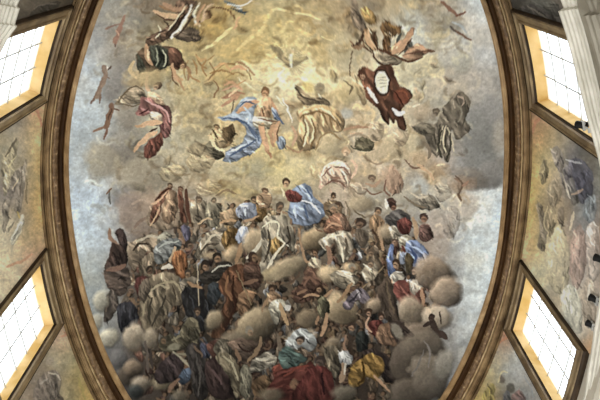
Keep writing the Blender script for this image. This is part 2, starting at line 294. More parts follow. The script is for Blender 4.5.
HEAVEN = """
c 8b8680 117 84 13 24 8 .16
c 9a9182 128 112 16 18 0 .14
c 918a7e 122 146 18 16 0 .18
c a69c86 100 160 16 18 0 .12
c a2967e 144 176 26 18 0 .15
c 8e9296 121 196 14 9 0 .12
c b0976c 138 78 16 14 0 .16
c c2ae7c 168 60 24 16 0 .12
c b0945a 216 26 19 17 0 .15
c bea66c 236 52 26 14 0 .14
c a99a78 198 112 16 26 0 .10
c b9aa7e 185 96 12 22 0 .10
s 3 d6c490 202,50 214,44 222,36 232,28
s 2 d8c694 262,28 268,16 276,9 290,12 306,14 320,20
s 3 c8b682 238,50 250,38 262,30 272,10
r e2d6aa 291 60 6 62 46 .34
c 9c9070 291 62 15 11 0 .05
r e6dcb6 291 62 3 30 26 .5
s 4.5 8a7e64 272,46 280,55 288,64
s 2.5 978a6c 277,46 284,56
s 4 8a7e64 290,66 297,62 306,58
s 2.6 7c7058 283,66 290,66
s 2.4 ded2b2 293,50 291,58 291,67
s 1.2 e6dcc0 284,68 278,76
e c8b884 300 46 30 3 10 6 .25
c b8a272 330 48 20 22 0 .12
c a89a7c 322 30 14 12 0 .14
s 1.5 d2c08e 322,36 330,40 336,36
s 1.5 d2c08e 330,60 332,70 330,80
c b4a98c 344 54 16 24 0 .10
c aeb2ac 412 22 16 13 0 .10
c bcc0b8 420 40 12 14 0 .10
c c4b892 430 64 16 14 0 .10
c a49878 438 36 8 26 0 .08
c b5b2a6 448 54 16 16 0 .14
c a8a698 460 62 12 12 0 .14
c 9a9484 446 20 14 9 20 .16
c c9c0a0 398 68 20 16 0 .10
c c8b890 400 145 26 16 0 .10
c bda884 380 150 22 14 0 .10
c b0a48e 460 96 14 20 0 .14
c 8c8a86 484 128 20 26 0 .14
c 83837e 480 152 22 34 0 .12
c 8d8984 490 172 16 14 0 .16
c b2a898 500 140 7 20 0 .08
c 8e8478 468 176 16 12 20 .14
c b4946a 434 176 14 11 20 .12
c bfa27a 420 160 12 9 0 .10
c b5b0a2 446 196 14 16 0 .12
c c4b6a4 464 204 12 14 0 .10
c b0b4b0 420 186 10 10 0 .12
c c4b68c 302 164 14 12 0 .14
c b8ab88 232 166 22 18 0 .14
c c2ae78 262 156 26 20 -20 .15
c a08a5c 222 188 16 11 0 .18
c a7a184 254 170 20 9 0 .12
c ab9b6e 240 192 22 10 0 .14
c b39c6c 300 150 18 9 0 .10
c b8a684 331 144 16 13 0 .18
c b09a7a 362 178 18 16 0 .12
c b3a68e 352 198 16 10 0 .12
c b0aa98 370 196 14 9 0 .12
#figures
s 2.4 a8806c 125,15 121,25 117,34
s 3.2 a27864 120,27 118,34 114,42
s 1.3 9a7868 105,29 113,26 120,24
s 1.4 7c6258 116,38 114,47
s 1.2 8b7366 103,66 105,74 110,78
e d0c8b8 106 69 2.2 2.8
d 7a5c4a 40 .2 145,42 152,35 162,30 172,24 178,27 170,37 160,43 150,46
s 3 c8a680 154,11 166,15 180,15
s 2.6 a8805c 160,6 172,10 184,10
s 1.4 d8c8a8 158,25 160,32 156,38
s 1.4 d8c8a8 180,22 174,32 168,36
s 1.2 5a4838 164,20 170,28 166,36
d 44493c 80 .28 136,54 141,58 145,70 140,72 137,66
d 3f453a 70 .28 149,46 156,49 159,62 154,62 151,54
d 484d42 75 .3 159,47 166,50 167,64 160,70 156,66 157,54
s 1.2 c8c0a4 165,58 162,68
s 1.0 b8b498 159,52 158,62
s 2.8 b48c6a 146,44 147,56 152,64
s 2 cdb088 149,65 154,63
d 6a4635 60 .25 167,48 176,49 183,60 178,70 171,66 169,56
s 2 c09a70 174,68 176,76 182,80
s 2 a8805c 183,64 190,70 188,80
d 5c463a 60 .28 176,2 188,0 196,2 190,14 182,26 170,38 166,34 176,20
s 2.4 d8ccb4 192,4 188,16 178,32 172,38
s 1.6 c8b898 199,4 193,12 196,22 200,26
s 2 4a3428 184,10 180,24 174,32
s 1.4 3e2c24 196,6 192,18
d 685a50 10 .2 174,36 184,29 195,28 201,37 196,42 184,41
h 5a3e2a b8926e 207 15 5 -40
s 1.6 c4a888 196,22 203,20 206,8 214,4
s 1.2 7a5034 210,8 222,8 232,14 236,24
s 2 c8a07a 239,18 236,26 234,29
s 2.4 6a7a80 226,1 236,6 244,14
s 1.4 d8d8cc 228,3 240,6 252,1
s 1.4 4c565c 232,8 240,12 246,12
s 1.2 c8ccc4 236,8 242,9
s 2 b8a884 254,4 260,4
s 1.4 a07e50 196,54 200,64 206,68
s 1.4 9a784a 214,74 222,66 234,64 246,70 252,80
s 1.2 a88858 188,60 184,70 186,80
s 1.4 d8c89a 236,64 246,68 256,78
s 1.4 9c7a4c 226,78 236,72 244,76
s 1.2 a48454 208,60 214,56
c b49a64 226 74 16 10 0 .2
s 2 b89468 172,70 178,78 184,90
d 7c6c5c 75 .16 352,0 356,0 360,14 366,24 365,34 360,30 352,22
d a07e48 60 .2 361,10 367,7 374,15 376,22 370,25 363,18
s 2.6 5a3e2c 366,30 361,40 356,48
d 8a6a4a 60 .2 364,30 370,28 376,34 378,48 372,52 366,44
s 2 d0ac84 368,30 370,40 376,48
s 1.2 5a3a28 376,30 374,40 378,50
s .9 6a5038 353,50 350,62 350,76
d 7a5630 70 .28 380,28 386,20 394,26 402,26 400,34 392,36 390,46 386,52 382,44 384,36
s 2.4 dab890 385,33 393,37
d 8c6240 60 .24 384,38 388,46 394,52 390,58 384,50
d b48a68 -50 .18 391,50 396,42 404,38 408,31 413,27 415,30 408,40 402,52 395,54
s 2 5c5c54 397,42 401,34
d 66665e 70 .2 408,38 412,44 410,52 404,52
d a47a5c 10 .2 404,54 412,46 420,44 426,48 430,51 422,56 414,60 404,58
s 1.2 7a4a30 400,60 411,61 419,58
d 8a7c68 10 .22 372,52 384,50 394,54 402,60 398,64 384,65 376,62
s 1.2 6a3e28 372,51 381,50 390,54
s 1.6 7a5a40 428,50 434,52
s 3 9a6e58 441,2 449,8 456,15
s 2 8a5c48 456,16 466,12
s 2 a6acae 452,22 460,26 466,32
s 2 86624c 453,29 461,35 471,40
s 1.4 6a6058 450,26 456,32
d 5e3526 60 .3 358,72 366,67 374,72 380,66 391,66 396,78 400,86 409,90 412,97 406,104 401,112 406,124 405,130 399,128 396,120 393,124 389,118 388,125 382,118 378,108 367,100 363,86
e 8a4a34 401 96 8 7 20 2 .8
s 1.2 4a261c 394,90 400,98 404,106
s 1.2 a05c40 398,90 405,92 409,98
s 3 d0c8c0 367,88 373,96 378,102
s 3.4 c8c8ce 393,109 398,114 404,113
s 1.6 f0ece4 395,112 401,116
h 6a4230 c8a080 362 76 4 -150
d c8ac80 60 .12 352,80 360,78 364,90 366,104 360,100 356,92
e 42322a 382 82.5 8.6 13.2 -8
e d2ccb4 382 82.5 7 11.4 -8
s .6 a09a84 378,78 386,77
s .6 a09a84 378,81 387,80
s .6 a09a84 379,84 387,83
s .6 a09a84 380,87 386,86
s 1.6 dcd0b8 412,107 420,104
c b8a488 422 112 12 9 0 .12
d 746a5a 60 .26 414,128 422,123 434,124 440,116 446,104 454,98 462,92 470,100 468,112 464,118 471,129 463,136 456,140 452,130 447,140 450,152 447,163 441,154 436,158 429,146 424,134 418,133
h 6a5c4c 8e7e68 436 112 4.6 -90
s 1.2 c4b898 443,126 440,140 437,152
s 1.2 c4b898 447,128 452,142 454,152
s 1.4 4c463c 440,124 438,140
s 1.4 4c463c 446,134 444,154
s 1.4 b09a84 458,96 464,100 462,106
c 7c7464 423 142 6 5 0 .3
s 3 97806e 104,66 106,76 101,86
s 3.4 947866 103,78 100,88 96,97
s 1.8 8a6e5c 97,94 91,104
s 1.8 8a6e5c 100,92 99,103
s 1.6 6c5448 108,70 111,66
e 8c6a56 112 105.5 3 2.6
s 4.2 8c6a56 112,108 109,118 105,127
s 2.2 9e7a62 106,126 94,131
s 2 8a6450 107,129 104,139
s 1.6 7a5c4a 113,108 119,110
d a59276 25 .16 115,104 124,93 134,86 142,88 146,97 140,104 128,103
s 1.2 7a684e 118,102 126,92 136,86 144,92
s 1 7a684e 122,104 134,106 142,104
h 50362a d0a884 157 86 4.8 -30
s 2.8 d2ae88 150,93 147,86 147,76
d d2ae8a 40 .14 149,92 157,94 164,102 166,109 158,106 149,101
d 8a5652 55 .3 141,98 150,98 160,105 168,107 172,117 171,130 166,139 160,133 158,124 152,113 144,116 136,114 140,106
s 1.6 c89c96 146,100 157,106 166,112 170,122
s 1.2 c08c88 142,108 150,112
s 1.5 5c2c30 152,112 160,118 164,130
s 1.2 5c2c30 140,114 148,108
d c6b296 40 .14 150,113 158,112 163,122 156,126 150,122
s 4.4 d2aa82 161,122 150,123 142,126
s 2 c09870 142,126 136,126
d 7d4436 80 .3 146,143 154,137 161,133 163,142 158,152 150,158 144,156
s 4 d2aa82 156,132 146,138 139,145
s 2.4 c8a078 139,144 134,152
s 1.2 5c3c30 150,132 156,128
s 1.6 c09478 222,91 234,86 243,90
s 1.6 b88a6e 224,105 234,99 241,92
s 1.6 b88468 224,98 236,94
s 1.4 d8c4a0 238,78 246,84 254,90
s .8 6a5840 234,98 232,110 231,120
d 8092ac 35 .2 217,118 230,114 240,101 250,96 258,99 255,110 255,120 262,131 263,141 249,151 236,161 224,162 226,154 239,146 246,133 240,122 228,121
s 1.6 c4ccd2 240,106 248,100 254,100
s 1.6 5c6c8a 228,118 244,122 256,134 259,142
s 1.4 a8b4c4 238,114 248,112
s 3 c89c78 256,100 247,105 237,112
h 7e5636 c8966e 265 93 5.2 -90
d c69a74 80 .1 257,99 263,97 269,97 273,102 271,112 270,120 262,121 258,114 257,106
s 2.4 c09470 272,102 277,112 279,120
d 7a8aa6 70 .2 272,108 278,112 280,120 274,120
d d0c4a6 40 .18 253,118 262,117 274,119 279,124 268,129 256,128
s 4.4 c69a74 260,126 264,138 267,150
s 2 b08660 267,150 271,158
s 4 bc906a 275,124 270,134
s 3 b88c68 270,134 274,146
d 7888a0 60 .16 276,140 282,136 286,144 280,150
d 8795ad 25 .2 225,153 238,146 250,141 261,142 254,152 240,158 229,160
s 1.2 c0c8d0 230,152 246,146
d a08058 30 .26 209,137 217,127 222,131 228,124 235,130 232,142 226,148 214,145
s 2.2 dcc294 210,137 213,146 222,151
s 1.2 6a5030 222,130 226,138 234,134
d 7a6a54 30 .22 296,86 304,91 312,98 321,97 327,100 330,106 318,104 304,105 298,98
e c8b26e 308 87 6 5 30 3 .7
h 9c8c74 b09470 320 88 5 -80
c c4b080 344 92 14 12 0 .2
d b3946a 70 .24 297,112 309,106 326,106 338,110 345,122 340,132 326,134 318,147 302,151 295,138 299,124
s 1.8 e2cc9e 300,112 314,107 328,112 336,122
s 1.8 e0c898 311,116 314,128 311,142
s 1.4 8a6c44 304,116 306,130 302,146
s 1.4 8c7048 322,112 328,124
e a6a6a0 347 114 6 5 0 3 .8
s 2 b28a6a 344,130 356,127 371,128
s 1.6 caa884 350,134 362,133
d 7c7458 40 .26 355,143 364,136 374,143 370,151 360,150
d c8a890 60 .2 320,172 328,164 340,160 350,168 351,180 345,190 336,183 326,184 320,190
h c09a74 d4b490 346 152 4.6 -90
s 1.6 e4d0b4 321,178 324,168 335,163 346,166
s 1.6 e0ccb0 340,168 346,178 348,186
s 1.4 9a7460 328,172 334,178 344,176
s 1.4 d8c0a4 345,186 346,200 346,214
c b8a58e 336 200 14 16 0 .12
d b08a70 80 .1 385,182 391,166 399,172 404,184 401,192 390,193
c b6977c 390 176 10 10 0 .1
c a8a290 408 196 10 8 0 .2
d 8c8270 40 .22 412,204 422,196 432,196 440,206 428,210
s 1.6 8a6e58 454,178 460,182
s 2.6 86684e 458,194 461,200
c ab8c70 462 184 10 6 0 .12
s 1.2 585650 110,190 109,198 110,204
c 8e8e8c 116 194 8 7 0 .15
s 1.6 8a6a54 112,188 106,194
"""
DETAIL = """
s 4 c8a680 154,11 166,16 181,16
s 3.4 b89070 164,4 176,9 186,8
s 1 6a4a38 156,14 168,20 182,20
s 1.8 dccfb6 191,10 182,24 171,37
s 1.4 5a4638 195,10 186,26 176,37
s 1.4 cabba0 186,6 178,18 168,30
s 1.2 4a382c 182,14 174,26 166,34
s 1.6 d8c8ac 200,2 194,14 197,24
s 1.2 5a4030 203,6 198,14 200,22
s 2.6 c49a74 204,5 199,14 198,22
s 2 d0ac84 194,25 199,24
s 1.2 4a3a30 148,40 156,34 166,30
s 1.4 8c6c58 150,38 158,33
d 5c4838 40 .2 138,52 148,46 160,46 172,47 182,54 178,66 168,66 156,70 144,72 137,64
d 42473c 60 .24 137,55 141,58 146,68 143,72 138,68
d 42483e 70 .26 150,46 160,46 168,50 168,64 160,69 153,64 150,54
s 1.2 b8b89c 163,50 166,58 163,66
s 1.2 9ca088 156,48 158,58 156,66
s 1.2 2c3028 160,48 161,58 159,66
d 6e4a3c 60 .22 169,48 176,49 182,56 178,66 172,66 169,58
s 3.2 c09872 146,44 147,56 152,65
s 1.6 d8bc98 147,50 149,60
h 6a4a34 c09670 183 66 3.8 -40
s 3.2 c49c76 173,64 174,74 179,82
s 2 b88e68 178,80 183,87
s 1 7c5c40 171,68 173,78 178,86
c bfa878 148 78 12 10 0 .16
s 3 c8b082 134,62 130,70 136,78
s 1.4 a88050 192,60 196,66 197,74
s 1.4 a88050 206,60 202,68 206,76
s 2 c09a68 196,56 201,60 206,58
s 1.4 b48c5c 188,70 192,78 200,82
s 1.2 98744a 210,62 214,72 208,80
s 2 c8a070 214,68 224,64 230,70
s 1.4 a07848 210,74 222,70 234,74
s 1.4 b89064 226,80 236,84 246,80
s 2.4 c89c78 230,70 238,66 246,70
s 1.6 a8805a 236,62 246,66 254,76
s 1.6 d8c498 240,60 250,66 258,78
s 2 c09470 224,86 232,82 242,88
s 2.4 bc8e6e 222,106 230,100 240,92
s 1.6 a67a5c 222,98 234,92 244,94
s 1.6 d4b08c 228,96 238,88
s 1.2 94704c 214,80 218,88 214,96
s 2.4 c69a74 258,101 248,107 238,113
s 1.4 7c5438 262,108 264,116
s 1 8a6044 258,118 268,120 278,122
s 1 6c4830 264,128 266,142 270,154
s 3 cda37c 262,124 264,138 268,150
s 2 b88860 268,150 272,157
s 3 c89c76 279,122 275,132 275,142
s 1 7a5438 281,124 277,134 278,142
s 1.2 8a7a5c 254,122 264,126 276,124
s 1.4 e0d6bc 256,119 264,121
s 1.4 54688a 224,118 238,120 248,126 256,138
s 1.6 a9b8cc 244,108 250,114 248,124
s 1.4 55688a 230,156 244,148 256,140
s 1.4 b4c2d2 232,152 246,144
s 1.2 4c6084 240,106 246,102 254,104
s 1.2 55688a 272,110 278,118 284,124
d 6c6450 30 .2 204,148 210,142 218,148 224,156 214,160 204,156
d c0a67c 40 .14 212,134 218,128 224,134 226,144 218,148 212,142
d 5e4c34 60 .2 222,132 232,124 235,134 228,142 224,140
s 2.4 dcc498 211,136 214,146 224,151
h 6a5438 b89468 216 127 3.2 -90
s 1.2 6a5636 212,130 218,138
s 2 c8a880 206,156 214,160
s 2 c8ab78 302,112 316,107 330,110 341,122
s 1.4 8a6a42 300,118 314,112 330,116 338,126
s 1.8 e0ca9a 306,120 308,132 304,146
s 1.4 8a6a42 312,118 315,132 311,148
s 1.6 d8c090 322,116 324,126
s 1.4 92744c 330,116 332,128
c c6b48c 326 143 12 10 0 .2
s 1.2 9c8054 316,150 320,138 330,133 340,140
s 2.4 c09a78 292,126 296,136 292,146
s 1.6 b08a64 286,146 296,152 304,150
s 1.2 e8dcb8 282,98 288,110 292,122
s 1.2 e0d2a8 276,96 284,106
s 1.4 5c5040 296,88 302,96 312,100 324,102
e 8c846c 320 90 5 6 0 2 .5
s 1.4 c4bca4 318,94 322,98
s 1.2 7a684c 344,80 352,86 350,94
s 1.2 5a3c28 372,51 376,60 384,65 398,64
s 1.4 6a4630 372,51 384,50 396,57 412,61 422,57
s 4 c49874 393,53 402,47 408,38 412,30
s 1 6a4632 398,55 406,48 412,38
s 2.4 c89e7a 410,50 418,48 426,51
s 1.2 7a5440 408,54 418,52 430,50
s 1.2 54462c 384,30 390,36 398,34
s 1.4 a88048 388,24 396,28
s 1.4 5e4024 383,40 386,50
s 2.8 c8a27a 364,32 368,42 374,50
s 1.2 6a4a34 362,34 364,46 372,54
s 1.2 e0c8a0 368,28 372,34
s 3 9a7a5c 350,42 358,48 364,44
s 1.6 5a4030 352,46 360,40 364,30
s 1.2 4a4436 422,126 432,130 436,144
s 1.6 4a4638 442,130 438,144 442,158
s 1.6 4c463a 450,134 450,148 446,160
s 1.4 c8bc9c 446,126 443,140 446,152
s 1.4 8c8470 456,104 462,112 458,122
s 1.2 5a5446 464,98 466,112 462,126
d 6e6656 30 .2 412,127 424,124 434,128 432,136 420,134
s 3 8c7c66 424,142 430,150 428,158
s 1.6 7c6450 456,176 462,184 458,196
s 2.4 a8826a 462,186 468,182
s 1.4 8a6a54 404,160 414,168 424,166
s 2.4 c8a680 418,164 428,172 434,180
s 1.4 8a7a62 404,196 414,204 426,208
s 1.6 c4b8a0 410,192 418,198 428,196
h 7a6450 a88a70 372 178 4 -90
s 2.2 b89476 366,184 374,186 380,180
s 1.4 8c6a54 364,188 372,194 382,192
s 1.2 8a6450 386,180 384,190 390,196
s 1.4 7a7058 356,140 366,146 374,142
s 1.4 5c5a44 352,146 362,150 372,150
s 2 a89478 348,138 358,134 368,138
s 1.2 98705c 322,176 332,168 344,168 350,176
s 2 dcbca0 330,166 338,172 344,182
s 1.4 8a6450 326,184 336,180 346,188
s 2.4 d4b294 352,160 356,168 352,178
s 1.6 c8a88c 330,190 332,202 328,212
s 1.4 b8a080 318,196 324,206
s 1.6 8e7054 300,226 298,236
p 8f6e58 111,104 114,108 111,118 108,128 104,129 106,118 109,110
p 9a826e 103,76 107,77 103,88 98,98 95,97 99,88
p a8806c 119,26 123,27 120,36 116,44 113,42 117,34
s 1 6a4c3c 112,108 108,120
s 1 c8a488 117,30 119,36
"""
VEILS = """
c a78a74 142 214 24 24 20 .18
c 9c8474 128 206 12 20 10 .2
c b0947c 158 206 14 14 0 .2
c b5a090 440 246 15 18 0 .2
c b09c8c 436 228 14 14 0 .2
s 2.4 8a6c5a 134,228 142,220 152,218
s 2 c4a890 132,204 142,200 152,204
d c2b49a 50 .14 320,214 330,208 344,212 336,220
s 1.6 7a5c48 216,196 226,190 236,194
d b09a74 40 .16 186,160 200,150 214,156 210,168 194,172
d a8946c 30 .18 160,172 174,164 186,170 178,180 164,182
s 1.6 8c7450 168,168 178,176 190,174
s 1.6 d4c49c 190,154 202,160 214,158
d b8a480 20 .16 196,186 212,180 222,186 214,194 200,196
s 1.6 947a58 198,184 208,190 220,188
d a08a68 50 .2 186,150 196,142 206,146 200,156
d c0a888 40 .14 372,120 384,128 380,140 368,136
d b49c80 40 .16 396,128 408,134 404,146 394,142
s 1.6 96785c 364,156 376,164 384,162
d a8927a 40 .18 346,186 360,182 368,190 358,200 346,198
s 1.4 7c6450 350,186 360,194 366,192
d a89a84 40 .16 432,186 446,182 452,194 440,202
d 90857a 60 .16 444,210 454,206 460,216 458,232 448,238 442,226
s 1.6 b8a898 448,214 452,226
"""
